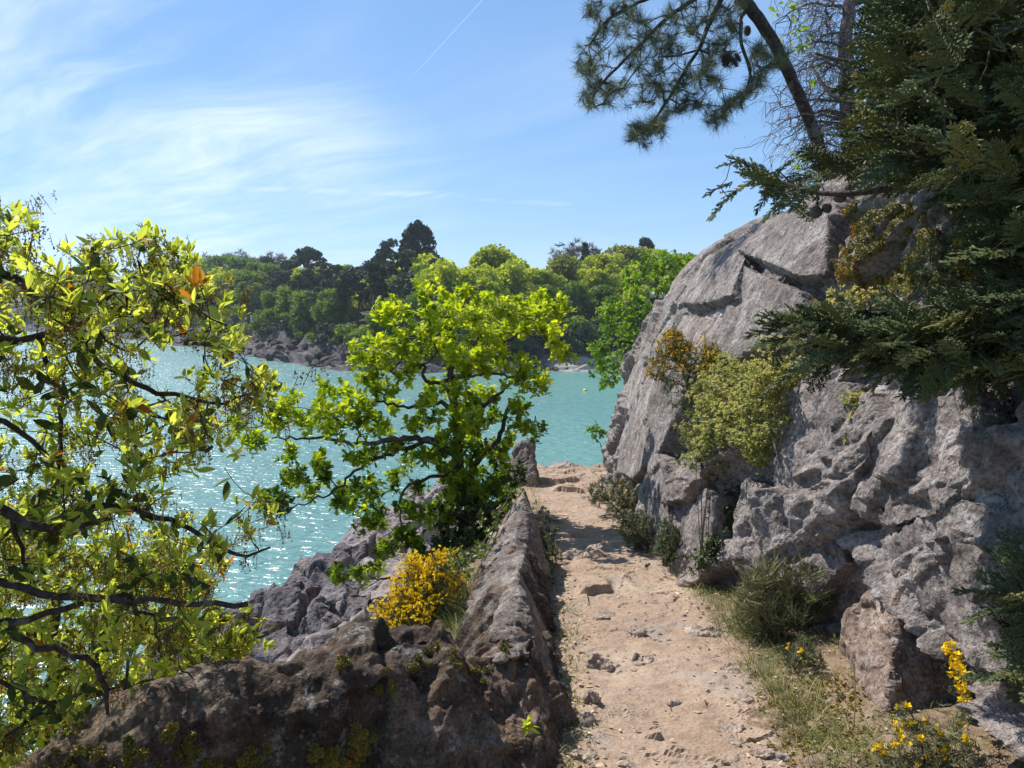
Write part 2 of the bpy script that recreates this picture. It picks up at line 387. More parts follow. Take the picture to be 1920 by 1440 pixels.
def build_ground():
    xs = np.concatenate([np.arange(-30, -9, 1.5), np.arange(-9, -3, 0.12), np.arange(-3, -0.3, 0.035), np.arange(-0.3, 2.3, 0.0125), np.arange(2.3, 9, 0.3), np.arange(9, 40, 3)])
    ys = [-8.0]
    while ys[-1] < 1.6: ys.append(ys[-1] + 0.25)
    while ys[-1] < 13: ys.append(ys[-1] + 0.0026 * max(ys[-1], 1.6) ** 1.1)
    while ys[-1] < 24: ys.append(ys[-1] + 0.5)
    ys = np.array(ys); X, Y = np.meshgrid(xs, ys, indexing='ij'); Z = gfine(X, Y)
    V = np.stack([X, Y, Z], -1).reshape(-1, 3); F = grid_faces(len(xs), len(ys))
    c = V[F].mean(1); wob = 0.12 * vnoise(c * 3.1, 3) + 0.06 * vnoise(c * 11, 4) + 0.03 * vnoise(c * 31, 5)
    on = (c[:, 0] > PATH_L(c[:, 1]) - 0.09 + wob) & (c[:, 0] < PATH_R(c[:, 1]) + 0.08 + wob) & (c[:, 1] < 12.6)
    m, t = new_mat('trodden_dirt'); v = t.n('ShaderNodeTexCoord').outputs['Object']
    n1 = t.noise(v, 1.6, 6, 0.6); n2 = t.noise(v, 14, 6, 0.65); n3 = t.noise(v, 90, 4, 0.7)
    col = t.ramp(n1, [(0.3, (0.290, 0.203, 0.143)), (0.5, (0.345, 0.251, 0.184)), (0.7, (0.40, 0.306, 0.232))])
    col = t.mix(1.0, col, t.ramp(n2, [(0.3, (0.72, 0.70, 0.69)), (0.5, (1, 1, 1)), (0.72, (1.14, 1.13, 1.12))]), 'MULTIPLY')
    col = t.mix(1.0, col, t.ramp(n3, [(0.3, (0.70, 0.69, 0.68)), (0.5, (1, 1, 1)), (0.72, (1.15, 1.15, 1.15))]), 'MULTIPLY')
    vo = t.n('ShaderNodeTexVoronoi', {'Vector': t.n('ShaderNodeMapping', {'Vector': v, 'Scale': (1, 1.5, 1)}).outputs[0], 'Scale': 33.0}, feature='F1')
    keep = t.math('MULTIPLY', t.step(vo.outputs[0], 0.33, 0.22), t.step(t.noise(v, 3.1, 4, 0.6), 0.48, 0.62))
    col = t.mix(t.math('MULTIPLY', keep, 0.7), col, t.mix(vo.outputs[1], (0.28, 0.24, 0.21, 1), (0.42, 0.36, 0.29, 1)))
    slab = t.step(t.noise(v, 2.3, 5, 0.6, 0.4), 0.56, 0.63)
    col = t.mix(t.math('MULTIPLY', slab, 0.55), col, t.mix(n2, (0.22, 0.185, 0.17, 1), (0.38, 0.33, 0.29, 1)))
    h = t.math('ADD', t.math('MULTIPLY', n2, 0.8), t.math('ADD', t.math('MULTIPLY', n3, 0.3), t.math('MULTIPLY', keep, 0.25)))
    p = t.n('ShaderNodeBsdfPrincipled', {'Base Color': col, 'Roughness': 0.95, 'Specular IOR Level': 0.15, 'Normal': bump(t, h, 0.018)})
    finish(t, p.outputs[0])
    tag(obj('path', MB().add(V, F[on], 0.0), m), kind='structure')
    g, t = new_mat('stony_ground'); v = t.n('ShaderNodeTexCoord').outputs['Object']
    n1 = t.noise(v, 2.6, 7, 0.66); n2 = t.noise(v, 17, 6, 0.65); n3 = t.noise(v, 80, 4, 0.7)
    soil = t.ramp(n2, [(0.28, (0.13, 0.088, 0.056)), (0.5, (0.27, 0.195, 0.130)), (0.72, (0.37, 0.29, 0.20))])
    stone = t.ramp(n2, [(0.28, (0.14, 0.115, 0.115)), (0.5, (0.29, 0.24, 0.235)), (0.72, (0.42, 0.36, 0.34))])
    sx = t.n('ShaderNodeSeparateXYZ', {0: v}).outputs[0]
    rk = t.step(t.math('ADD', sx, t.math('MULTIPLY', t.math('SUBTRACT', n1, 0.5), 1.2)), -0.45, -0.85)
    col = t.mix(rk, soil, stone)
    col = t.mix(1.0, col, t.ramp(n3, [(0.3, (0.66, 0.65, 0.64)), (0.5, (1, 1, 1)), (0.7, (1.2, 1.2, 1.2))]), 'MULTIPLY')
    col = t.mix(t.math('MULTIPLY', t.step(t.noise(v, 3.4, 6, 0.7), 0.53, 0.64), 0.45), col, (0.19, 0.155, 0.06, 1))
    p = t.n('ShaderNodeBsdfPrincipled', {'Base Color': col, 'Roughness': 0.95, 'Specular IOR Level': 0.15, 'Normal': bump(t, t.math('ADD', n2, t.math('MULTIPLY', n3, 0.4)), 0.03)})
    finish(t, p.outputs[0])
    tag(obj('ground', MB().add(V, F[~on], 0.0), g, smooth_=True), kind='structure')
build_ground()

def build_water():
    m, t = new_mat('sea_water'); v = t.n('ShaderNodeTexCoord').outputs['Object']
    sy = t.n('ShaderNodeSeparateXYZ', {0: v})
    mp = t.n('ShaderNodeMapping', {'Vector': v, 'Rotation': (0, 0, R(18)), 'Scale': (0.7, 1.35, 1)}).outputs[0]
    w1 = t.noise(mp, 0.55, 3, 0.55); w2 = t.noise(mp, 1.7, 2, 0.5, 0.4); w3 = t.noise(v, 6.0, 2, 0.5)
    h = t.math('ADD', t.math('ADD', t.math('MULTIPLY', w1, 0.22), t.math('MULTIPLY', w2, 0.32)), t.math('MULTIPLY', w3, 0.03))
    col = t.mix(t.step(t.noise(v, 0.03, 3, 0.5), 0.35, 0.65), (0.120, 0.240, 0.228, 1), (0.145, 0.272, 0.248, 1))
    col = t.mix(t.math('MULTIPLY', t.step(sy.outputs[0], -10, 25), 0.55), col, (0.085, 0.265, 0.205, 1))
    p = t.n('ShaderNodeBsdfPrincipled', {'Base Color': col, 'Roughness': 0.25, 'IOR': 1.33, 'Specular IOR Level': 0.5, 'Normal': bump(t, h, 1.0, 1.0)})
    finish(t, p.outputs[0])
    s = 700.0; xs = np.linspace(-s, s, 9); X, Y = np.meshgrid(xs, xs, indexing='ij')
    tag(obj('water', MB().add(np.stack([X, Y + 520, 0 * X], -1), grid_faces(9, 9), 0.0), m), kind='structure')
build_water()

# the cliff on the right: a leaning profile swept along the path
C_Y = [-3, 1.0, 2.0, 2.6, 3.5, 4.5, 5.3, 6.5, 8, 10, 12]
C_X = [2.3, 2.05, 1.85, 1.66, 1.62, 1.37, 1.17, 1.10, 1.12, 1.25, 1.45]
PROF = np.array([(-0.06, -0.5), (0, 0), (0.07, 0.5), (0.2, 1.0), (0.38, 1.5), (0.62, 2.0), (0.95, 2.45), (1.35, 2.74), (1.9, 2.95), (3.0, 3.15), (5, 3.35)])
def gblur(d, a, b, it):
    g = d.reshape(a, b).copy()
    for _ in range(it):
        g[1:-1] = 0.25 * g[:-2] + 0.5 * g[1:-1] + 0.25 * g[2:]; g[:, 1:-1] = 0.25 * g[:, :-2] + 0.5 * g[:, 1:-1] + 0.25 * g[:, 2:]
    return g.ravel()
def build_cliff():
    seg = np.concatenate([[0], np.cumsum(np.linalg.norm(np.diff(PROF, axis=0), axis=1))])
    q = np.concatenate([np.linspace(0, 3.6, 430, endpoint=False), np.linspace(3.6, seg[-1], 50)])
    lean = np.interp(q, seg, PROF[:, 0]); hh = np.interp(q, seg, PROF[:, 1])
    for _ in range(12):
        lean[1:-1] = 0.25 * lean[:-2] + 0.5 * lean[1:-1] + 0.25 * lean[2:]; hh[1:-1] = 0.25 * hh[:-2] + 0.5 * hh[1:-1] + 0.25 * hh[2:]
    ys = [-3.0]
    while ys[-1] < 1.8: ys.append(ys[-1] + 0.09)
    while ys[-1] < 12.6: ys.append(ys[-1] + 0.0030 * ys[-1] + 0.0005)
    ys = np.array(ys)
    Yg, L = np.meshgrid(ys, lean, indexing='ij'); _, H = np.meshgrid(ys, hh, indexing='ij')
    s = np.interp(Yg, [0, 2, 4, 5.5, 7, 8, 9.2, 10.5], [0.8, 0.8, 0.86, 0.95, 1.0, 0.97, 0.93, 0.96])
    x0 = np.interp(Yg, C_Y, C_X)
    yc = 10.5 - 0.62 * np.maximum(H - 1.0, 0)
    over = np.maximum(0, Yg - yc)
    X = x0 + L + 1.6 * over ** 1.7
    Z = zpath(Yg) + H / s - 0.25 * over * (H > 0)
    V = np.stack([X, Yg, Z], -1).reshape(-1, 3); F = grid_faces(len(ys), len(lean), flip=True)
    base = V.copy()
    N = vnormals(V, F); N[N[:, 0] > 0.8] *= -1
    Pp = V.copy()
    rug = 1 - 0.72 * smooth(Pp[:, 2], 7.6, 8.3) * smooth(Pp[:, 1], 3.6, 4.6)
    d = 0.14 * facets(Pp, 1.4, (1, 0.7, 0.9), R(42), 1, 0.25, 1.0, .03) + (0.45 + 0.55 * rug) * 0.12 * facets(Pp, 0.62, (1, 0.55, 1.5), R(42), 2, 0.3, 1.0, .04)
    d += (0.3 + 0.7 * rug) * (0.046 * facets(Pp, 0.24, (1, 0.7, 1.3), R(40), 4, 0.2, 1.0, .06) + 0.018 * facets(Pp, 0.085, (1, 0.8, 1.2), R(36), 6, 0.1, 1.1, .08))
    d += 0.010 * fbm(Pp * 2.2, 3, 0.5, k=8) + 0.010 * fbm(Pp * 13, 4, 0.7, k=10) + 0.006 * fbm(Pp * 45, 2, 0.6, k=15)
    for kk, (sz, am) in enumerate(((0.9, .05), (0.5, .03))):     # long joints dipping to the lower right and lower left
        for rt in (R(40), R(-62)):
            c_, s_ = math.cos(rt), math.sin(rt); w_ = (s_ * Pp[:, 1] + c_ * Pp[:, 2]) / sz + 0.10 * vnoise(Pp * 1.3, 60 + kk) + 0.03 * vnoise(Pp * 6, 64 + kk)
            fr = np.abs(w_ - np.round(w_)); gate = smooth(vnoise(np.stack([np.round(w_) * 3.7, Pp[:, 1] * .8, Pp[:, 2] * .8 + rt], 1), 70 + kk), 0.05, 0.25)
            d -= am * gate * (1 - smooth(fr * sz, 0.004, 0.022))
    pit = fbm(Pp * 8, 3, 0.6, k=50); d -= rug * 0.035 * smooth(pit, 0.22, 0.42) * smooth(fbm(Pp * 0.9, 2, k=51), -0.1, 0.3)
    d = gblur(d, len(ys), len(lean), 1) + 0.007 * fbm(Pp * 40, 3, 0.65, k=16)
    V = V + N * d[:, None]
    # long joint that runs down to the lower right: everything under it is set back
    pr = proj(base)
    def hit(px, py):
        dd = (pr[:, 0] - px) ** 2 + (pr[:, 1] - py) ** 2; ok = (dd < 14 ** 2) & (pr[:, 2] > 0.3)
        if not ok.any(): i = int(np.where(pr[:, 2] > 0.3, dd, 1e18).argmin()); return i
        ids = np.nonzero(ok)[0]; return int(ids[pr[ids, 2].argmin()])
    a, b = base[hit(1560, 1000)], base[hit(1890, 1330)]
    e = unit((b - a)[1:]); nrm = np.array([e[1], -e[0]]); nrm = nrm if nrm[1] < 0 else -nrm
    rel = base[:, 1:] - a[1:]; along = rel @ e; dn = rel @ nrm + 0.015 * vnoise(base * 6, 71)
    m = smooth(along, -0.1, 0.35) * smooth(along, 3.2, 2.4)
    rec = m * (0.08 + 0.50 * smooth(along, 0.2, 0.8)) * smooth(dn, 0, 0.02) * (1 - smooth(dn, 0.75, 1.2))
    lip = m * 0.07 * smooth(dn, -0.10, -0.005) * (1 - smooth(dn, -0.005, 0.006))
    V[:, 0] += rec - lip
    # moss: the face under the cypress and thin seams
    def blob(px, py, r): return np.exp(-(((pr[:, 0] - px) ** 2 + (pr[:, 1] - py) ** 2) / r ** 2))
    tint = 0.12 + 0.10 * smooth(N[:, 2], 0.4, 0.9)
    for (px, py, r, w) in ((1650, 455, 85, .6), (1700, 500, 70, .5), (1600, 520, 40, .5), (1590, 430, 40, .5), (1470, 460, 16, .5), (1468, 490, 12, .45), (1350, 990, 28, .5), (1345, 1040, 26, .5), (1355, 940, 26, .45), (1400, 960, 22, .35), (1520, 600, 40, .5), (1500, 1250, 50, .3), (1770, 780, 40, .3), (1840, 800, 40, .3)):
        tint = np.maximum(tint, 0.1 + w * 1.1 * blob(px, py, r))
    mat = rock_mat('cliff_rock', (0.125, 0.104, 0.095, 1), (0.265, 0.228, 0.212, 1), (0.42, 0.375, 0.355, 1), lich=0.6, sc=1.0, warm=(0.30, 0.225, 0.175, 1), warm_amt=0.5, b=1.5)
    o = obj('cliff', MB().add(V, F, tint), mat); tag(o, kind='structure')
    return base, N, V, hit, mat
CL_BASE, CL_N, CL_V, cliff_hit, CLIFF_MAT = build_cliff()

def remesh(hulls, voxel):
    bm = bmesh.new()
    for pts in hulls:
        vs = [bm.verts.new([float(c) for c in p]) for p in pts]
        r = bmesh.ops.convex_hull(bm, input=vs)
        dead = [g for g in r['geom_interior'] + r['geom_unused'] if isinstance(g, bmesh.types.BMVert) and g.is_valid]
        if dead: bmesh.ops.delete(bm, geom=list(set(dead)), context='VERTS')
    bmesh.ops.recalc_face_normals(bm, faces=bm.faces)
    me = bpy.data.meshes.new('work'); bm.to_mesh(me); bm.free()
    ob = bpy.data.objects.new('work', me); COL.objects.link(ob)
    md = ob.modifiers.new('r', 'REMESH'); md.mode = 'VOXEL'; md.voxel_size = voxel
    ev = ob.evaluated_get(bpy.context.evaluated_depsgraph_get()); m2 = ev.to_mesh()
    V = np.empty(len(m2.vertices) * 3); m2.vertices.foreach_get('co', V); V = V.reshape(-1, 3)
    tot = np.empty(len(m2.polygons), np.int32); m2.polygons.foreach_get('loop_total', tot)
    lp = np.empty(len(m2.loops), np.int32); m2.loops.foreach_get('vertex_index', lp)
    st = np.concatenate([[0], np.cumsum(tot)[:-1]]); F = []
    for k in (3, 4):
        s = st[tot == k]
        if len(s): F.append(lp[s[:, None] + np.arange(k)[None]])
    ev.to_mesh_clear(); bpy.data.objects.remove(ob); bpy.data.meshes.remove(me)
    return V, F
def relax(V, F, it=2, w=0.5):
    for _ in range(it):
        S = np.zeros_like(V); C = np.zeros(len(V))
        for f in F:
            for a in range(f.shape[1]):
                p, q = f[:, a], f[:, (a + 1) % f.shape[1]]
                for j in range(3): S[:, j] += np.bincount(p, V[q, j], len(V)) + np.bincount(q, V[p, j], len(V))
                C += np.bincount(p, minlength=len(V)) + np.bincount(q, minlength=len(V))
        V = V * (1 - w) + w * S / np.maximum(C, 1)[:, None]
    return V
def rock(name, label, cat, hulls, voxel, mat, amp=0.05, size=0.35, fine=0.012, k=0, rot=0.5, aniso=(1, 1, 1), moss=0.0, det=1.0, group=None, origin=None, kind=None, rx=1):
    V, F = remesh(hulls, voxel); V = relax(V, F, rx); N = vnormals(V, F)
    d = amp * facets(V, size, aniso, rot, k, 0.3, 1.0, .06) + det * amp * 0.5 * facets(V, size * 0.4, aniso, rot, k + 5, 0.25, 1.0, .07) + det * amp * 0.2 * facets(V, size * 0.15, aniso, rot, k + 6, 0.1, 1.1)
    d += fine * 0.7 * fbm(V * 11, 4, 0.65, k=k + 7) + fine * 0.4 * fbm(V * 40, 2, 0.6, k=k + 9)
    for f in F:      # soften the steps by one ring
        s_ = np.zeros(len(V)); c_ = np.zeros(len(V)); mean = d[f].mean(1)
        for a in range(f.shape[1]): s_ += np.bincount(f[:, a], mean, len(V)); c_ += np.bincount(f[:, a], minlength=len(V))
        d = np.where(c_ > 0, 0.3 * d + 0.7 * s_ / np.maximum(c_, 1), d)
    d = d + fine * 0.35 * fbm(V * 60, 2, 0.6, k=k + 10)
    V = V + N * d[:, None]
    tint = 0.1 + moss * smooth(N[:, 2], -0.2, 0.8) * (0.5 + 0.5 * fbm(V * 3, 3, k=k + 3)) * 1.6
    org = origin if origin is not None else np.array([V[:, 0].mean(), V[:, 1].mean(), V[:, 2].min()])
    o = obj(name, MB().add(V, F, tint), mat, loc=org); tag(o, label, cat, group, kind or 'thing'); return o

def cliff_slab(label, poly, proud, deep=0.35, k=0, voxel=0.016, amp=0.03, size=0.4, moss=0.1, mid=0.0, rot=0.7, mat=None):
    ids = [cliff_hit(px, py) for px, py in poly]; B = CL_BASE[ids]; n = unit(CL_N[ids].mean(0))
    pr_ = np.asarray(proud, float) if hasattr(proud, '__len__') else np.full(len(poly), float(proud))
    pr_ = pr_ + (0.05 if poly[0][1] < 650 else 0.012); amp *= 0.8
    pts = [b + n * p for b, p in zip(B, pr_)] + [b - n * deep for b in B]
    if mid: pts.append(B.mean(0) + n * (pr_.mean() + mid))
    return rock('rock_slab', label, 'rock', [pts], voxel, mat or CLIFF_MAT, amp, size, 0.011, k, rot, moss=moss, rx=0)
RED_ROCK = rock_mat('reddish_rock', (0.15, 0.10, 0.075, 1), (0.27, 0.20, 0.16, 1), (0.38, 0.31, 0.26, 1), lich=0.3, warm=(0.33, 0.19, 0.11, 1), warm_amt=0.8, sc=1.5)
cliff_slab('smooth grey dome of rock at the far end of the cliff, below the upper ledge', [(1135, 880), (1150, 700), (1205, 615), (1285, 590), (1360, 610), (1320, 660), (1245, 720), (1235, 850), (1180, 900)], [.0, .05, .05, .05, .06, .10, .10, .06, .04], k=101, mid=0.08, voxel=0.022, amp=0.02, size=0.7)
cliff_slab('grey upper block of the cliff behind the yellow gorse, rounded against the sky', [(1250, 572), (1256, 530), (1292, 485), (1400, 432), (1415, 490), (1392, 575), (1330, 585)], [.05, .06, .05, .04, .10, .12, .10], k=111, voxel=0.022, amp=0.02, size=0.6)
cliff_slab('pale lichened slab above the diagonal crack, beside the orange moss', [(1425, 430), (1480, 408), (1565, 402), (1572, 540), (1530, 548), (1405, 490)], [.10, .05, .05, .10, .14, .13], k=121, voxel=0.02, amp=0.018, size=0.7)
cliff_slab('grey slab right under the diagonal crack', [(1392, 560), (1404, 502), (1525, 562), (1540, 600), (1490, 645), (1375, 690), (1340, 650)], [.05, .08, .09, .1, .08, .05, .03], k=131, voxel=0.02, amp=0.02, size=0.6)
cliff_slab('upright grey slab beside the pale leafy clump, dark joint on its left', [(1500, 735), (1555, 718), (1612, 735), (1632, 790), (1590, 900), (1500, 962), (1478, 890)], [.12, .08, .06, .06, .10, .13, .14], k=141, amp=0.025, size=0.5)
cliff_slab('smooth brown-grey slab standing at the foot of the cliff behind the grass', [(1285, 965), (1325, 915), (1352, 930), (1345, 1075), (1300, 1090), (1268, 1050)], [.06, .05, .08, .10, .10, .06], k=151, amp=0.015, size=0.5)
cliff_slab('narrow lit buttress above the low gorse at the path edge', [(1195, 930), (1235, 850), (1262, 880), (1262, 1000), (1230, 1010)], [.06, .10, .10, .08, .06], k=161, amp=0.02)
cliff_slab('knobbly dark grey rock bulging over the grass, left of the long joint', [(1400, 900), (1480, 960), (1560, 1000), (1600, 1060), (1560, 1110), (1440, 1080), (1370, 1040)], [.05, .10, .08, .06, .10, .12, .06], k=171, amp=0.045, size=0.25)
cliff_slab('rough grey buttress high on the right under the cypress spray', [(1650, 830), (1730, 720), (1840, 700), (1880, 860), (1800, 980), (1700, 1010), (1640, 960)], [.08, .10, .06, .06, .12, .14, .12], k=181, amp=0.05, size=0.3)
cliff_slab('broad pitted rock face with white lichen above the long joint', [(1640, 1040), (1720, 1000), (1830, 930), (1915, 960), (1915, 1300), (1850, 1260), (1760, 1150)], [.05, .10, .10, .04, .04, .06, .07], k=191, amp=0.04, size=0.3)
cliff_slab('reddish wedge of broken rock under the long joint at the path edge', [(1592, 1185), (1630, 1150), (1700, 1080), (1722, 1112), (1742, 1250), (1745, 1340), (1680, 1345), (1600, 1290)], [.05, .12, .08, .11, .17, .19, .17, .09], k=201, amp=0.022, size=0.25, voxel=0.011, mat=RED_ROCK)

# left: ridge of upright rock between the path and the sea
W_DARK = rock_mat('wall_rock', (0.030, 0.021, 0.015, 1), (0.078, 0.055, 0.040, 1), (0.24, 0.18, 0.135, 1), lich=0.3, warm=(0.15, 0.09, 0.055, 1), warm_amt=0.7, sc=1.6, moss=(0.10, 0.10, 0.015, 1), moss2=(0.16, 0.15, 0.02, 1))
def build_wall():
    cr = [(-160, 1560, 1.85), (60, 1438, 2.0), (200, 1352, 2.1), (300, 1310, 2.15), (400, 1270, 2.25), (480, 1264, 2.3), (545, 1268, 2.35), (600, 1254, 2.4), (640, 1238, 2.45), (700, 1206, 2.55), (760, 1192, 2.62), (825, 1180, 2.7), (852, 1184, 2.76), (872, 1215, 2.8), (925, 1232, 2.78), (958, 1202, 2.9), (998, 1204, 3.0), (984, 1180, 3.2), (976, 1120, 3.55), (978, 1088, 3.85), (985, 1048, 4.3), (993, 1014, 4.8), (992, 992, 5.3), (1010, 985, 6.0)]
    ft = [None] * 9 + [(-0.40, 2.42), (-0.20, 2.40), (-0.02, 2.38), (0.06, 2.40), (0.12, 2.45), (0.17, 2.55), (0.20, 2.75), (0.225, 2.95)] + [(float(PATH_L(y)) - 0.035, y) for y in (3.2, 3.55, 3.85, 4.3, 4.8, 5.3, 6.0)]
    secs = []
    for (px, py, Y), f in zip(cr, ft):
        c = P(px, py, Y)
        if f is None: foot = np.array([c[0] + 0.06, c[1] - 0.13, 6.45])
        else:
            foot = np.array([f[0], f[1], float(gz(f[0], f[1])) - 0.08])
        left = np.array([-0.25, 0.30, 0]) if Y < 2.8 else np.array([-0.32, 0.05, 0])
        bk = c + left + (0, 0, -0.28); bf = c + left * 2 + (0, 0, -1.1)
        tip = 1 - smooth(np.array([Y]), 2.75, 3.1)[0]; edge = c + tip * np.array([0.02, -0.115, -0.06]); m1 = foot * 0.5 + edge * 0.5 + np.array([0.02, -0.02, 0]); m2 = edge * (1 if tip > .5 else .88) + foot * (0 if tip > .5 else .12)
        secs.append([foot - (0, 0, 0.3), foot, m1, m2, c + left * 0.06, c + left * 0.4 + (0, 0, -0.03), bk, bf])
    S = np.array(secs)
    ns, npf = 900, 420
    s = np.concatenate([[0], np.cumsum(np.linalg.norm(np.diff(S[:, 4], axis=0), axis=1))]); qs = np.linspace(0, s[-1], ns)
    A = np.stack([[np.interp(qs, s, S[:, j, c]) for c in range(3)] for j in range(8)])      # 8,3,ns
    u = np.array([0, .12, .42, .62, .68, .76, .86, 1.0]); qu = np.linspace(0, 1, npf)
    V = np.zeros((ns, npf, 3))
    for c in range(3):
        for i in range(ns): V[i, :, c] = np.interp(qu, u, A[:, c, i])
    for _ in range(6): V[:, 1:-1] = 0.25 * V[:, :-2] + 0.5 * V[:, 1:-1] + 0.25 * V[:, 2:]
    V = V.reshape(-1, 3); F = grid_faces(ns, npf); N = vnormals(V, F)
    if N[:, 2].mean() < 0: F = F[:, ::-1]; N = -N
    q = V.copy()
    d = 0.042 * facets(q * np.array([1.0, 1.0, 0.40]), 0.30, k=301, groove=0.2, tilt=1.0, width=.04) + 0.022 * facets(q * np.array([1, 1, 0.45]), 0.10, k=302, groove=0.2, tilt=1.0) + 0.009 * facets(q * np.array([1, 1, 0.6]), 0.035, k=307, groove=0.1)
    d += 0.022 * fbm(q * np.array([5, 5, 2.2]), 3, 0.5, k=303) + 0.007 * fbm(q * np.array([30, 30, 14]), 4, 0.66, k=304)
    d = gblur(d, ns, npf, 3) + 0.007 * fbm(q * np.array([40, 40, 25]), 3, 0.65, k=309)
    V = V + N * d[:, None]
    pr = proj(V); tint = 0.10 + 0.12 * smooth(N[:, 2], 0.3, 0.9)
    global WALL_V, WALL_N
    WALL_V, WALL_N = V, N
    for (px, py, r, w) in ((640, 1400, 60, .8), (560, 1420, 50, .5), (200, 1420, 120, .8), (330, 1380, 60, .35), (830, 1210, 30, .5), (640, 1250, 25, .5), (1030, 1120, 30, .3), (1015, 1060, 30, .4), (700, 1320, 40, .25)):
        tint = np.maximum(tint, 0.1 + 0.45 * w * np.exp(-(((pr[:, 0] - px) ** 2 + (pr[:, 1] - py) ** 2) / r ** 2)))
    org = np.array([V[:, 0].mean(), V[:, 1].mean(), 6.5])
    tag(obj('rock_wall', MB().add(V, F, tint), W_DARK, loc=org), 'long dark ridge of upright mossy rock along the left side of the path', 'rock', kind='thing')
build_wall()
SLAB = rock_mat('slab_rock', (0.090, 0.072, 0.062, 1), (0.185, 0.152, 0.132, 1), (0.30, 0.26, 0.23, 1), lich=0.35, warm=(0.33, 0.22, 0.15, 1), warm_amt=0.5, sc=1.6)
def G(*ys): return [np.array([float(PATH_L(y)) - 0.04, y, float(gz(0.3, y)) - 0.05]) for y in ys]
def H(*pts): return [P(*p) for p in pts]
rock('rock_fin', 'tall pointed slab of grey schist on the ridge, sharp tip beside the path', 'rock',
     [H((984, 918, 5.3), (996, 950, 5.15), (1003, 990, 4.95), (990, 1020, 4.65), (948, 972, 5.3), (925, 1022, 4.9), (905, 1060, 4.6), (955, 1075, 4.3), (930, 1110, 4.9)) + G(5.7, 5.2, 4.7, 4.3),
      H((986, 1022, 4.6), (982, 1046, 4.2), (970, 1076, 3.8), (930, 1035, 4.7), (903, 1066, 4.5), (872, 1150, 3.85), (915, 1140, 3.6), (955, 1130, 3.55), (900, 1220, 3.7)) + G(4.5, 4.0, 3.6),
      H((948, 968, 5.3), (930, 990, 5.25), (900, 1050, 4.7), (925, 1060, 4.5), (960, 1000, 5.1), (900, 1120, 4.8))], 0.011, SLAB, 0.016, 0.26, 0.010, 311, 1.1, (1, 0.4, 1.5), 0.2, rx=1, det=.55)
rock('rock_slab', 'smaller tilted slab with a yellow moss cap in front of the pointed one', 'rock',
     [H((974, 1080, 3.65), (984, 1105, 3.55), (992, 1160, 3.35), (938, 1110, 3.6), (925, 1165, 3.25), (915, 1195, 3.1), (965, 1205, 3.05), (1008, 1215, 3.15), (940, 1240, 3.25)) + G(3.5, 3.2)], 0.010, SLAB, 0.014, 0.14, 0.007, 321, 1.1, (1, 0.6, 1), 0.5, rx=1)
rock('rock', 'pale sunlit lump of rock at the notch in the ridge', 'rock',
     [H((925, 1215, 2.9), (945, 1192, 2.95), (985, 1185, 3.0), (1006, 1200, 3.0), (998, 1230, 2.88), (935, 1245, 2.75), (900, 1240, 2.82))], 0.010, SLAB, 0.02, 0.12, 0.010, 331, 0.6, (1, 1, 1), 0.2)
rock('rock_stump', 'square brown rock stump at the far bend of the path, beside the oak', 'rock',
     [H((962, 850, 9.6), (978, 832, 9.5), (999, 824, 9.5), (1004, 880, 9.3), (1008, 920, 9.2), (965, 925, 9.2), (950, 920, 9.6), (985, 830, 10.1), (1004, 905, 9.9))], 0.02, SLAB, 0.05, 0.28, 0.015, 341, 0.5, (1, 1, 0.6), 0.1)

SEA_ROCK = rock_mat('sea_rock', (0.06, 0.052, 0.060, 1), (0.135, 0.118, 0.128, 1), (0.24, 0.215, 0.222, 1), lich=0.3, warm=(0.24, 0.19, 0.16, 1), warm_amt=0.4, sc=1.3)
PALE_ROCK = rock_mat('pale_rock', (0.15, 0.125, 0.125, 1), (0.26, 0.22, 0.218, 1), (0.36, 0.32, 0.312, 1), lich=0.4, warm=(0.38, 0.26, 0.20, 1), warm_amt=0.6, sc=1.0)
def block(px, py, Y, w, h, dp, tilt=0.0, k=0):
    g = np.random.default_rng(k); c = P(px, py, Y); m = w * Y / FPX; hh = h * Y / FPX; pts = []
    for sx in (-1, 1):
        for sy in (-1, 1):
            for sz in (-1, 1):
                q = np.array([sx * m / 2 * (0.8 if sz > 0 else 1.05), sy * dp / 2, sz * hh / 2]) + g.normal(size=3) * 0.10 * m
                q[0] += tilt * q[2]; q[2] += 0.25 * sy * hh * 0.5
                pts.append(c + q)
    pts.append(c + np.array([g.normal() * .15 * m, 0, hh * 0.62])); return pts
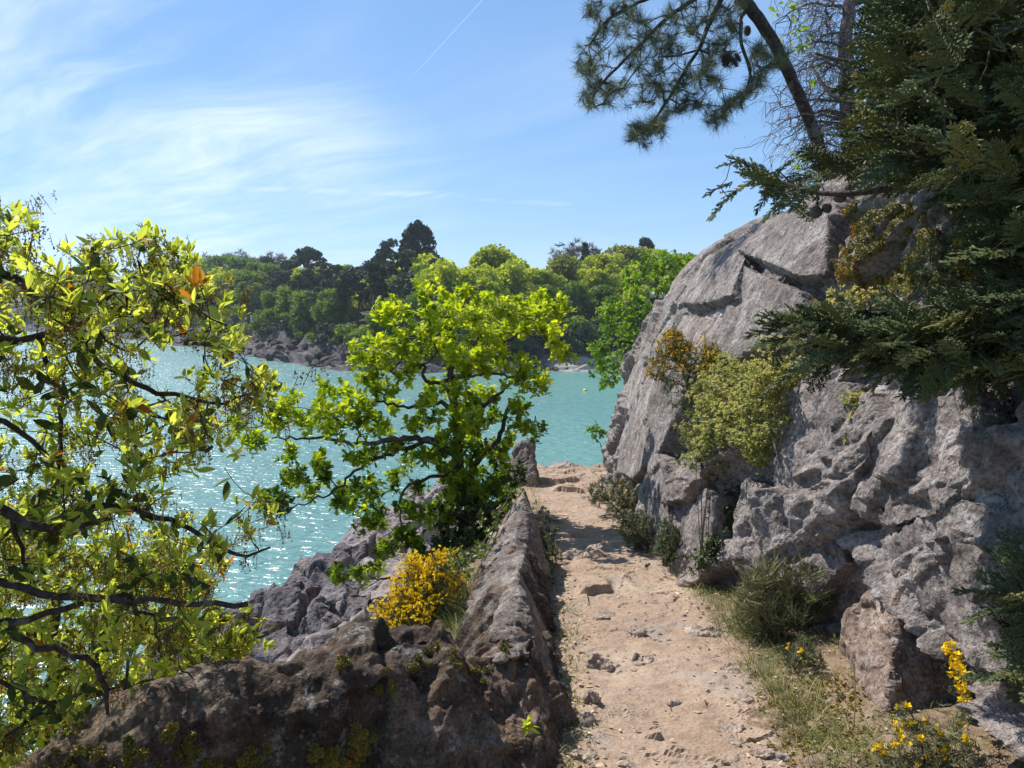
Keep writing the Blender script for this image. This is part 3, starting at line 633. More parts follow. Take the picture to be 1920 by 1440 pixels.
def build_outcrop():
    bl = []
    for i, (px, py, Y, w, h, tl) in enumerate([(430, 1215, 7.6, 60, 70, .1), (475, 1175, 7.8, 55, 70, .1), (530, 1195, 7.4, 60, 100, 0), (590, 1215, 7.2, 60, 90, .1), (500, 1240, 6.9, 70, 70, 0), (560, 1250, 6.8, 60, 60, 0), (620, 1240, 6.7, 60, 70, .15), (540, 1150, 8.4, 50, 60, .2), (590, 1130, 8.6, 60, 80, .3), (560, 1105, 9.0, 40, 50, .1), (630, 1110, 8.9, 55, 90, .3), (620, 1170, 7.8, 70, 70, .2), (455, 1250, 7.0, 70, 60, 0), (400, 1240, 7.4, 60, 60, .1), (650, 1190, 7.2, 60, 70, .3), (360, 1280, 7.2, 80, 80, 0), (690, 1215, 6.9, 60, 60, .2), (300, 1300, 7.2, 100, 90, 0)]):
        bl.append(block(px, py, Y, w * 1.12, h * 1.5, 0.55, tl, 500 + i))
    rock('rock_outcrop', 'dark blue-grey jointed outcrop above the water, behind the near wall', 'rock', bl, 0.018, SEA_ROCK, 0.065, 0.34, 0.010, 401, 0.3, (1.3, 1, 0.45), 0.08, rx=0, det=.45)
    bl = []
    for i, (px, py, Y, w, h, tl) in enumerate([(650, 1080, 9.3, 60, 110, .3), (690, 1075, 9.5, 60, 100, .3), (735, 1065, 9.6, 70, 120, .2), (780, 1040, 9.8, 70, 140, .2), (810, 1000, 10.0, 60, 150, .3), (690, 1130, 8.6, 80, 90, .2), (745, 1120, 8.6, 80, 90, .2), (800, 1090, 8.8, 80, 120, 0), (840, 1040, 9.0, 80, 150, 0)]):
        bl.append(block(px, py, Y, w * 1.15, h * 1.3, 0.7, tl, 540 + i))
    rock('rock_outcrop', 'paler pinkish-grey rock shoulder below the oak, jutting towards the water', 'rock', bl, 0.022, PALE_ROCK, 0.06, 0.45, 0.016, 421, 0.5, (1, 1, 0.8), 0.08, rx=1, det=.6)
build_outcrop()
# ------------------------------------------------------------------ leaf, needle and blade templates (x along the axis, z up)
def T_leaf(w=0.19, fold=0.05, droop=0.06):
    xs = [0, .22, .5, .78, 1.0]; ws = [0.02, w * .8, w, w * .62, 0.0]
    V = []
    for x, q in zip(xs, ws): V += [(x, -q, fold * q / w - droop * x * x), (x, 0, -droop * x * x), (x, q, fold * q / w - droop * x * x)]
    F = []
    for i in range(4):
        a = i * 3; F += [(a, a + 3, a + 4, a + 1), (a + 1, a + 4, a + 5, a + 2)]
    return np.array(V, float), np.array(F)
def T_oak():
    xs = [0, .12, .22, .33, .43, .55, .64, .76, .85, .94, 1.0]; ws = [.02, .06, .17, .10, .25, .14, .33, .18, .27, .13, .02]
    V = []
    for x, q in zip(xs, ws): V += [(x, -q, .22 * q - .10 * x * x), (x, 0, -.10 * x * x), (x, q, .22 * q - .10 * x * x)]
    F = []
    for i in range(10):
        a = i * 3; F += [(a, a + 3, a + 4, a + 1), (a + 1, a + 4, a + 5, a + 2)]
    return np.array(V, float), np.array(F)
def T_simple(w=0.28):
    V = np.array([(0, 0, 0), (.45, -w, .04), (1, 0, -.05), (.45, w, .04)], float); return V, np.array([(0, 1, 2, 3)])
def T_blade(w=0.02, bend=0.55):
    V = []
    for i in range(5):
        s = i / 4; V += [(s * (1 - 0.25 * bend * s), -w * (1 - s) ** .7, -bend * s * s * .5), (s * (1 - 0.25 * bend * s), w * (1 - s) ** .7, -bend * s * s * .5)]
    F = [(2 * i, 2 * i + 1, 2 * i + 3, 2 * i + 2) for i in range(4)]
    return np.array(V, float), np.array(F)
def T_spindle(w=0.08, sides=3):
    a = np.arange(sides) * 2 * np.pi / sides
    V = [(0, w * .5 * math.cos(q), w * .5 * math.sin(q)) for q in a] + [(.45, w * math.cos(q), w * math.sin(q)) for q in a] + [(1, 0, 0)]
    F4 = [(i, (i + 1) % sides, sides + (i + 1) % sides, sides + i) for i in range(sides)]
    F3 = [(sides + i, sides + (i + 1) % sides, 2 * sides) for i in range(sides)]
    return np.array(V, float), [np.array(F4), np.array(F3)]
def T_tuft(n=46, spread=0.9, w=0.016, g=None):
    """a brush of pine needles round the end of a shoot"""
    g = g or np.random.default_rng(5); mb = MB(); tv, tf = np.array([(0, -w, 0), (0, w, 0), (1, w * .25, 0), (1, -w * .25, 0)], float), np.array([(0, 1, 2, 3)])
    o = np.stack([g.uniform(-0.75, 0.1, n), 0 * np.arange(n), 0 * np.arange(n)], 1)
    d = rdir(n, g) * spread + np.array([0.85, 0, 0]); place(tv, tf, o, d, rdir(n, g), g.uniform(.6, 1.0, n), None, mb); return mb.verts, np.concatenate(mb.F)
def T_spray(g, n_side=15, L=1.0):
    """flat frond of a cypress: scale-leaved branchlets"""
    mb = MB(); sv, sf = T_spindle(0.085)
    pos, ax, nr, sc = [], [], [], []
    def seg(p, d, l, w): pos.append(p); ax.append(d); nr.append((0, 0, 1)); sc.append((l, w, w))
    K = n_side
    for i in range(K):
        s = i / K; p = np.array([s * L, 0, -0.12 * s * s]); seg(p, (1, 0, -.2 * s), L / K * 1.5, .22 * (1.1 - s))
        for sd in (-1, 1):
            l = (0.30 * (1 - s) ** .7 + .05) * g.uniform(.6, 1.25); d = unit(np.array([.75, sd * .8, g.normal() * .25 - .08]))
            seg(p, d, l, .24)
            m = max(2, int(l / .055))
            for j in range(1, m + 1):
                q = p + d * l * (j / (m + .3))
                for s2 in (-1, 1):
                    if g.random() < .85:
                        d2 = unit(d + s2 * np.array([-d[1], d[0], 0]) * .75 + g.normal(size=3) * .22)
                        seg(q, d2, g.uniform(.05, .11), .22)
    sc = np.array(sc, float)
    place(sv, sf, np.array(pos), np.array(ax), np.array(nr), sc, np.zeros(len(pos)), mb)
    return mb.verts, [np.concatenate([f for f in mb.F if f.shape[1] == 4]), np.concatenate([f for f in mb.F if f.shape[1] == 3])]
LEAF, OAKL, SIMP, BLADE, SPIN = T_leaf(), T_oak(), T_simple(), T_blade(), T_spindle()
GREY_TRUNK = bark_mat('grey_bark', (0.055, 0.042, 0.035, 1), (0.16, 0.13, 0.11, 1))
DARK_TWIG = bark_mat('dark_bark', (0.022, 0.017, 0.016, 1), (0.075, 0.058, 0.050, 1), 2.0)

# ------------------------------------------------------------------ far shore: terrain, rocks, wood
SHORE_PX = np.array([(-500, 612), (-100, 616), (120, 624), (290, 641), (380, 652), (450, 666), (560, 684), (660, 696), (800, 700), (930, 702), (1010, 697), (1130, 691), (1300, 688), (1700, 684), (2500, 670)], float)
SHORE = Pz(SHORE_PX[:, 0], SHORE_PX[:, 1], 0.0)
_ss = np.concatenate([[0], np.cumsum(np.linalg.norm(np.diff(SHORE, axis=0), axis=1))])
def shore(s):
    p = np.stack([np.interp(s, _ss, SHORE[:, c]) for c in range(3)], -1)
    a = np.stack([np.interp(s - 12, _ss, SHORE[:, c]) for c in range(3)], -1); b = np.stack([np.interp(s + 12, _ss, SHORE[:, c]) for c in range(3)], -1)
    t = unit(b - a); return p, np.stack([-t[..., 1], t[..., 0], 0 * t[..., 0]], -1)
INL = np.array([[-14, -2.5], [0, 0.0], [3, 0.9], [7, 2.0], [11, 4.5], [20, 7.5], [45, 10.8], [90, 12.5], [220, 14]])
def far_z(s, u):
    k = np.interp(s, [0, _ss[3], _ss[6], _ss[9], _ss[11], _ss[-1]], [1.7, 1.35, 1.0, 1.0, 1.0, 1.0])
    beach = smooth(s, _ss[9] + 2, _ss[10]) * smooth(u, 14, 4)
    z = np.interp(u, INL[:, 0], INL[:, 1]) * k; return z * (1 - 0.6 * beach)
def far_pt(s, u):
    p, n = shore(s); q = p + n * np.asarray(u)[..., None]; q[..., 2] = far_z(s, u); return q
def s_at(px):     # shoreline station seen at this pixel column
    return float(np.interp(px, SHORE_PX[:, 0], _ss))
def build_far_land():
    s = np.linspace(0, _ss[-1], 360); u = np.concatenate([np.linspace(-14, 12, 50), np.linspace(13, 220, 40)])
    S, U = np.meshgrid(s, u, indexing='ij'); q = far_pt(S, U); V = q.reshape(-1, 3)
    near = smooth(U.ravel(), 16, 8)
    V[:, 2] += near * (1.3 * facets(V, 4.0, (1, 1, 1), .5, 601, .3) + 0.6 * facets(V, 1.5, (1, 1, 1), .5, 602, .3)) * smooth(U.ravel(), -8, 2) + 0.6 * fbm(V * 0.15, 3, k=603)
    m, t = new_mat('far_shore'); v = t.n('ShaderNodeTexCoord').outputs['Object']
    n = t.noise(v, 0.9, 7, 0.65); z = t.n('ShaderNodeSeparateXYZ', {0: v})
    rockc = t.ramp(n, [(0.3, (0.04, 0.033, 0.034)), (0.5, (0.08, 0.068, 0.068)), (0.7, (0.15, 0.132, 0.126))])
    sand = t.ramp(n, [(0.3, (0.30, 0.26, 0.23)), (0.7, (0.45, 0.40, 0.36))])
    xb = float(P(1035, 690, 120)[0]); c = t.mix(t.math('MULTIPLY', t.step(z.outputs[0], xb - 3, xb + 3), t.step(z.outputs[2], 2.4, 1.4)), rockc, sand)
    c = t.mix(t.step(z.outputs[2], 4.2, 6.0), c, (0.035, 0.04, 0.018, 1))
    p = t.n('ShaderNodeBsdfPrincipled', {'Base Color': c, 'Roughness': 0.9, 'Normal': bump(t, n, 0.5)})
    finish(t, p.outputs[0]); tag(obj('hills', MB().add(V, grid_faces(360, len(u)), 0.0), m), kind='structure')
build_far_land()
FAR_ROCK = rock_mat('far_rock', (0.04, 0.033, 0.034, 1), (0.085, 0.072, 0.072, 1), (0.18, 0.158, 0.152, 1), lich=0.25, sc=0.25, warm_amt=0.3)
def build_far_rocks():
    g = np.random.default_rng(21); protos = []
    for k in range(4):
        pts = rdir(14, g) * np.array([1.0, 0.8, 0.6]) * g.uniform(.75, 1.1, (14, 1))
        V, F = remesh([pts], 0.14); N = vnormals(V, F); V = V + N * (0.10 * facets(V, .6, k=620 + k))[:, None]
        protos.append(mesh_data('boulder', MB().add(V, F, 0.0), FAR_ROCK))
    n = 0
    for i in range(150):
        px = g.uniform(300, 700) if i < 105 else g.uniform(960, 1130) if i < 125 else g.uniform(60, 300)
        s = s_at(px); u = g.uniform(-0.6, 7.5) if px < 900 else g.uniform(-1, 3)
        q = far_pt(np.array([s]), np.array([u]))[0]; sz = g.uniform(0.5, 1.5) * (1.25 if px < 900 else 0.6)
        o = bpy.data.objects.new('boulder', protos[i % 4]); COL.objects.link(o); o.location = q + (0, 0, 0.25 * sz + .3)
        o.rotation_euler = (g.normal() * .4, g.normal() * .4, g.uniform(0, 6.3)); o.scale = [sz * c for c in (g.uniform(.9, 1.7), g.uniform(.8, 1.2), g.uniform(.55, 1.1))]
        lab = 'dark boulder heaped along the rocky shore across the water' if px < 900 and px >= 300 else 'small rock at the edge of the pale beach across the water' if px > 900 else 'dark boulder on the distant shore behind the left-hand oak leaves'
        tag(o, lab, 'boulder', {'d': 'boulders of the far shore', 's': 'rocks by the far beach'}[lab[0]] if 'distant' not in lab else 'boulders of the most distant shore', 'thing')
build_far_rocks()

def far_leafmat(name, stops, tr=0.25): return leaf_mat(name, stops, tr, (1.3, 1.4, 0.7), 0.6, 0.15)
M_FOAK = far_leafmat('far_oak_leaves', [(0.0, (0.15, 0.18, 0.020)), (0.5, (0.36, 0.39, 0.040)), (1.0, (0.52, 0.51, 0.065))], 0.5)
M_FGRN = far_leafmat('far_green_leaves', [(0.0, (0.06, 0.10, 0.02)), (0.5, (0.13, 0.19, 0.034)), (1.0, (0.24, 0.30, 0.055))], 0.4)
M_FPINE = far_leafmat('far_pine_needles', [(0.0, (0.022, 0.036, 0.026)), (0.5, (0.050, 0.072, 0.046)), (1.0, (0.10, 0.125, 0.075))], 0.1)
M_FDARK = far_leafmat('far_dark_needles', [(0.0, (0.008, 0.014, 0.010)), (0.5, (0.018, 0.030, 0.018)), (1.0, (0.045, 0.06, 0.03))], 0.08)
M_FGREY = far_leafmat('far_bare_twigs', [(0.0, (0.11, 0.085, 0.075)), (1.0, (0.24, 0.20, 0.17))], 0.0)
M_FOLIVE = far_leafmat('far_olive_leaves', [(0.0, (0.12, 0.12, 0.03)), (0.5, (0.25, 0.25, 0.06)), (1.0, (0.42, 0.40, 0.11))], 0.45)
def crown_mb(lobes, per, size, g, squash=0.9, inner=0.35, up=0.35):
    mb = MB(); tv = np.array([(-.5, -.32, 0), (.5, -.36, .1), (.42, .34, 0), (-.45, .3, .12)], float); tf = np.array([(0, 1, 2, 3)])
    for (c, r) in lobes:
        n = int(per * r * r) + 12; d = rdir(n, g); d[:, 2] += up * g.random(n); d = unit(d)
        rad = r * np.where(g.random(n) < inner, g.uniform(.45, 1, n), g.uniform(.80, 1.22, n))
        p = np.asarray(c) + d * rad[:, None] * np.array([1, 1, squash])
        lt = g.random(); place(tv, tf, p, rdir(n, g), d * .6 + 0.9 * rdir(n, g), size * g.uniform(.6, 1.35, n), np.clip(0.3 + .45 * lt + g.normal(size=n) * .16, 0, 1), mb)
    return mb
def far_proto(kind, k):
    g = np.random.default_rng(700 + k); root = bpy.data.objects.new('proto', None); tr = MB()
    if kind in ('oak', 'green', 'olive'):
        h = 9.0; lobes = [((g.normal() * 1.9, g.normal() * 1.9, g.uniform(2.8, 8.0)), g.uniform(.6, 1.55)) for _ in range(44)]
        lobes = [((x * (1.25 - .09 * z), y * (1.25 - .09 * z), z), r) for (x, y, z), r in lobes]
        cr = crown_mb(lobes, 120, 0.40, g, .85, .45); mat = {'oak': M_FOAK, 'green': M_FGRN, 'olive': M_FOLIVE}[kind]
        tr.add(*tube([(0, 0, -2), (.1, 0, 2), (.3, .2, 5), (.2, .1, 7)], [.35, .28, .2, .08], 6))
        for _ in range(6): q = lobes[g.integers(44)][0]; tr.add(*tube([(.1, .05, 2.6), np.array(q) * .6 + (0, 0, 1), q], [.16, .1, .04], 5))
    elif kind == 'shrub':
        lobes = [((g.normal() * 1.4, g.normal() * 1.4, g.uniform(.5, 2.6)), g.uniform(.7, 1.3)) for _ in range(14)]; cr = crown_mb(lobes, 120, .38, g); mat = M_FGRN if k % 2 else M_FPINE
        tr.add(*tube([(0, 0, -1), (.1, 0, 1.5)], [.15, .06], 5))
    elif kind == 'pine':
        lobes = []
        pts = [(0, 0, -2), (.2, 0, 3), (.5, .2, 7), (.4, .3, 9.6)]; tr.add(*tube(pts, [.3, .24, .17, .08], 6))
        for _ in range(13):
            a, z = g.uniform(0, 6.3), g.uniform(5.0, 10.3); q = np.array([math.cos(a), math.sin(a), 0]) * g.uniform(.6, 2.9) * (1.2 - .07 * z) + (.4, .2, z)
            lobes.append((q, g.uniform(.7, 1.25))); tr.add(*tube([(.4, .2, z - 1.3), q * .6 + np.array([.4, .2, z - .8]) * .4, q], [.10, .07, .03], 5))
        cr = crown_mb(lobes, 150, .36, g, .55, .4, .5); mat = M_FPINE
    elif kind == 'umbrella':
        tr.add(*tube([(0, 0, -2), (.2, 0, 4), (.1, .2, 8), (.2, .3, 10)], [.3, .24, .16, .08], 6)); lobes = []
        for _ in range(24):
            a = g.uniform(0, 6.3); q = np.array([math.cos(a) * 3.0 * math.sqrt(g.random()), math.sin(a) * 3.0 * math.sqrt(g.random()), 10.0 - 1.3 * g.random()]); q[2] += .9 - .10 * (q[0] ** 2 + q[1] ** 2)
            lobes.append((q, g.uniform(.7, 1.05))); tr.add(*tube([(.1, .2, 8.4), q * .5 + np.array([.1, .2, 9.2]) * .5, q], [.09, .06, .03], 5))
        cr = crown_mb(lobes, 160, .34, g, .6, .4, .5); mat = M_FPINE
    elif kind == 'dome':
        tr.add(*tube([(0, 0, -2), (.2, 0, 4), (0, .1, 9)], [.45, .35, .15], 6)); lobes = [((0, 0, 8.2), 2.4), ((0, 0, 5), 2.6)]
        for _ in range(40):
            d = rdir(1, g)[0]; d[2] = abs(d[2]) * 1.3 - .35; lobes.append((np.array([0, 0, 7.0]) + d * np.array([3.0, 3.0, 3.6]), g.uniform(.7, 1.15)))
        cr = crown_mb(lobes, 130, .36, g, .8, .3, .3); mat = M_FDARK
    elif kind == 'bare':
        pts = [(0, 0, -1), (.1, 0, 3), (0, .2, 5)]; mains = [(pts, [.25, .2, .1], False)]
        t = rdir(150, g) * np.array([3.0, 3.0, 2.6]) * g.uniform(.5, 1, (150, 1)) + np.array([0, 0, 6.4])
        b, dr = grow(mains, t, .7, .2, .03, 2.2, 3); tr.merge(b); mat = M_FGREY; cr = MB()
        tv, tf = T_spindle(.05); place(tv, tf, np.repeat(t, 12, 0), np.repeat(dr, 12, 0) + rdir(1800, g) * .9, rdir(1800, g), g.uniform(.5, 1.1, 1800), None, cr)
    elif kind == 'spire':
        lobes = [((g.normal() * .3, g.normal() * .3, z), 2.2 * (1 - z / 11.5) + .35) for z in np.linspace(.8, 10.5, 16)]
        cr = crown_mb(lobes, 110, .42, g, .7, .3, -.2); mat = M_FDARK; tr.add(*tube([(0, 0, -2), (0, 0, 8)], [.25, .08], 6))
    zz = np.concatenate([m_.verts[:, 2] for m_ in (cr, tr) if m_.n]); root['top'] = float(np.sort(zz)[int(len(zz) * .997)])
    COL.objects.link(root); WORLD[root.name] = np.zeros(3)
    c = bpy.data.objects.new('crown', mesh_data('crown', cr, mat)); COL.objects.link(c); c.parent = root
    c = bpy.data.objects.new('trunk', mesh_data('trunk', tr, GREY_TRUNK)); COL.objects.link(c); c.parent = root
    return root
def build_far_wood():
    g = np.random.default_rng(31); protos = {}
    for i, (kd, n) in enumerate((('oak', 3), ('green', 3), ('olive', 2), ('shrub', 2), ('pine', 3), ('umbrella', 1), ('dome', 1), ('bare', 2), ('spire', 1))):
        protos[kd] = [far_proto(kd, i * 10 + j) for j in range(n)]
    used = set()
    names = {'oak': ('oak_tree', 'yellow-green rounded oak in the wood across the water', 'tree', 'yellow-green oaks of the far wood'),
             'green': ('broadleaf_tree', 'mid-green bushy tree in the wood across the water', 'tree', 'green trees of the far wood'),
             'olive': ('olive_green_tree', 'pale olive tree with thin new leaf high in the far wood', 'tree', 'pale trees of the far wood'),
             'shrub': ('shrub', 'low dark shrub on the bank above the far shore rocks', 'shrub', 'shrubs on the far bank'),
             'pine': ('pine_tree', 'dark blue-green pine in the left half of the far wood', 'tree', 'pines of the far wood'),
             'umbrella': ('umbrella_pine', '', 'tree', None), 'dome': ('dome_pine', '', 'tree', None),
             'bare': ('bare_tree', 'grey leafless tree on the skyline of the far wood', 'tree', 'bare trees of the far wood'),
             'spire': ('conifer', 'dark narrow conifer in the far wood', 'tree', 'conifers of the far wood')}
    def put(kd, px, u, h, w=1.0, label=None, top=None):
        s = s_at(px); q = far_pt(np.array([s]), np.array([u]))[0]
        # keep the pixel column: slide along the shore
        for _ in range(6):
            p = proj(q[None])[0]; s += (px - p[0]) * p[2] / FPX * 0.9; q = far_pt(np.array([s]), np.array([u]))[0]
        r = protos[kd][g.integers(len(protos[kd]))]
        if top is not None:
            h = (P(px, top, q[1])[2] - q[2]) / r['top']
        nm, lab, cat, grp = names[kd]
        if r.name not in used: used.add(r.name); o = r; o.location = q; o.rotation_euler = (0, 0, g.uniform(0, 6.3)); o.scale = (w * h, w * h, h)
        else: o = copy_tree(r, q, g.uniform(0, 6.3), (w * h, w * h, h))
        o.name = nm; tag(o, label or lab, cat, None if label else grp, 'thing')
        if label and 'group' in o: del o['group']
    # trees one can tell apart on the skyline
    put('dome', 768, 40, 1, .70, 'tallest dark dome-shaped pine on the far skyline', 416)
    put('umbrella', 552, 24, 1, .9, 'flat-topped umbrella pine standing alone on the far skyline', 464)
    put('pine', 826, 52, 1, .9, 'small flat pine just right of the dark dome pine', 434)
    put('pine', 866, 52, 1, .75, 'ragged dark pine, second to the right of the dome pine', 432)
    put('pine', 705, 30, 1, .8, 'broad grey-green pine at the left shoulder of the dome pine', 447)
    put('pine', 645, 24, 1, .8, 'leaning ragged pine between the umbrella pine and the broad pine', 466)
    put('spire', 1098, 44, 1, .8, 'dark ivy-covered conifer between the yellow-green oaks', 458)
    put('pine', 1212, 60, 1, .8, 'dark pine on the skyline above the bright tree by the cliff', 446)
    put('bare', 1120, 75, 1, 1.2, 'grey leafless tree on the skyline behind the yellow-green oaks', 440)
    for px, top in ((420, 470), (455, 468), (490, 474), (350, 476), (310, 482), (1080, 452)): put('bare', px, 60, 1, 1.2, None, top)
    for px, u, top in ((985, 34, 455), (925, 30, 462), (870, 26, 472), (1035, 40, 460), (1160, 48, 444), (1185, 40, 462), (1130, 34, 478), (1230, 40, 470), (1060, 30, 482), (960, 22, 492), (900, 18, 500), (1010, 20, 505), (1115, 22, 505), (1170, 24, 500), (830, 16, 492), (1280, 40, 476), (1340, 40, 480), (1420, 44, 470)):
        put(('oak', 'oak', 'olive', 'oak')[g.integers(4)], px, u, 1, 1.1, None, top)
    for px, u, top in ((850, 9, 560), (900, 9, 566), (950, 10, 556), (1000, 10, 570), (1050, 9, 565), (1100, 10, 560), (1150, 10, 570), (1200, 11, 560), (1250, 11, 565), (800, 10, 545), (1075, 16, 530), (925, 14, 530), (1020, 14, 535), (1130, 15, 535), (1195, 16, 535), (1300, 14, 540)):
        put(('green', 'green', 'oak')[g.integers(3)], px, u, 1, 1.0, None, top)
    for px, u, top in ((760, 14, 510), (735, 9, 560), (700, 12, 545), (665, 11, 555), (620, 12, 540), (590, 11, 550), (560, 11, 545), (530, 12, 535), (500, 11, 548), (475, 11, 540), (445, 12, 530), (415, 12, 535), (385, 12, 530), (350, 12, 535), (310, 12, 540), (270, 12, 540), (225, 12, 540), (175, 12, 545), (120, 12, 548), (60, 12, 550), (0, 12, 550)):
        put(('green', 'pine', 'shrub', 'green', 'pine')[g.integers(5)], px, u, 1, 1.15, None, top)
    for px, u, top in ((690, 16, 490), (610, 18, 492), (575, 16, 505), (520, 20, 488), (480, 24, 482), (440, 24, 484), (400, 26, 480), (360, 26, 488), (320, 26, 492), (280, 26, 500), (230, 26, 504), (180, 26, 506), (120, 26, 510), (60, 26, 512), (0, 26, 512), (650, 14, 510), (545, 14, 512), (500, 16, 505), (455, 15, 508), (410, 16, 505), (740, 20, 470), (790, 22, 480)):
        put(('pine', 'green', 'pine', 'pine', 'oak')[g.integers(5)], px, u, 1, 1.15, None, top)
    for px, u, top in ((600, 24, 500), (625, 26, 498), (655, 26, 500), (680, 24, 496), (715, 26, 490), (740, 26, 488), (690, 20, 515), (640, 20, 520), (605, 16, 525), (725, 18, 515), (575, 20, 515), (540, 22, 505), (780, 20, 500), (810, 26, 480), (660, 15, 530), (560, 28, 492), (505, 26, 496), (465, 26, 492), (430, 26, 494)):
        put(('green', 'oak', 'green', 'pine')[g.integers(4)], px, u, 1, 1.2, None, top)
    for px in np.arange(20, 1330, 27.0):
        put('shrub', px + g.uniform(-8, 8), g.uniform(8.2, 10.5), g.uniform(.8, 1.5), 1.2)
    for kd in protos:
        for r in protos[kd]:
            if r.name.startswith('proto'):
                for ch in list(r.children): bpy.data.objects.remove(ch)
                bpy.data.objects.remove(r)
build_far_wood()
# ------------------------------------------------------------------ near trees
def poly(pts, sx, sy, k, Y):
    """crop pixels -> photo pixels -> world; Y one depth or (start, end)"""
    a = np.asarray(pts, float); px, py = sx + a[:, 0] / k, sy + a[:, 1] / k
    Yv = np.linspace(Y[0], Y[1], len(a)) if hasattr(Y, '__len__') else np.full(len(a), Y)
    return P(px, py, Yv)
M_OAK = leaf_mat('oak_leaves', [(0.0, (0.07, 0.12, 0.012)), (0.45, (0.24, 0.32, 0.018)), (1.0, (0.44, 0.48, 0.03))], 0.6, (1.5, 1.5, 0.6), 0.5, 0.3)
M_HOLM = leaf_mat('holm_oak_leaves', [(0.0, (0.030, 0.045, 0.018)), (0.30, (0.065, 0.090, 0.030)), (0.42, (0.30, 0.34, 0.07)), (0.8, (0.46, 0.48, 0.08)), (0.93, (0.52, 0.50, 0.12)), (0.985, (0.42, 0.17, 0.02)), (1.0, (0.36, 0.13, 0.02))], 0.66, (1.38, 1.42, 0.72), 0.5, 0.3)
M_CATKIN = leaf_mat('catkins', [(0.0, (0.10, 0.065, 0.018)), (0.5, (0.21, 0.15, 0.035)), (1.0, (0.34, 0.27, 0.06))], 0.35, (1.2, 1.1, .6), 0.8, 0.1)
M_BACK = leaf_mat('sunlit_leaves', [(0.0, (0.06, 0.12, 0.016)), (0.5, (0.17, 0.27, 0.024)), (1.0, (0.30, 0.38, 0.035))], 0.5, (1.3, 1.4, 0.6), 0.5, 0.3)
M_CYP = leaf_mat('cypress_fronds', [(0.0, (0.055, 0.078, 0.036)), (0.55, (0.135, 0.165, 0.066)), (0.85, (0.24, 0.23, 0.075)), (1.0, (0.34, 0.25, 0.06))], 0.3, (1.2, 1.3, .6), 0.6, 0.25)
M_PINE = leaf_mat('pine_needles', [(0.0, (0.035, 0.055, 0.030)), (0.6, (0.075, 0.105, 0.05)), (1.0, (0.15, 0.155, 0.075))], 0.15, (1.2, 1.2, .7), 0.5, 0.3)
M_CONE = plain_mat('cone_scales', (0.085, 0.05, 0.035, 1), 0.8, 0.4, 60)
M_CYCONE = plain_mat('cypress_cone', (0.10, 0.075, 0.065, 1), 0.8, 0.35, 90)

def rosettes(cent, up, n, size, spread, tmpl, g, tint, mb=None, nrm_up=0.7, young=0.0):
    """whorls of leaves round shoot tips"""
    m = len(cent); c = np.repeat(cent, n, 0); u = np.repeat(unit(up), n, 0)
    d = unit(u * g.uniform(.1, .9, (m * n, 1)) + rdir(m * n, g) * spread)
    p = c + rdir(m * n, g) * size * 0.22
    nm = rdir(m * n, g) * (1 - nrm_up) + u * nrm_up + np.array([0, 0, .5])
    return place(tmpl[0], tmpl[1], p, d, nm, size * g.uniform(.6, 1.15, m * n), np.repeat(tint, n) + g.normal(size=m * n) * .10, mb)

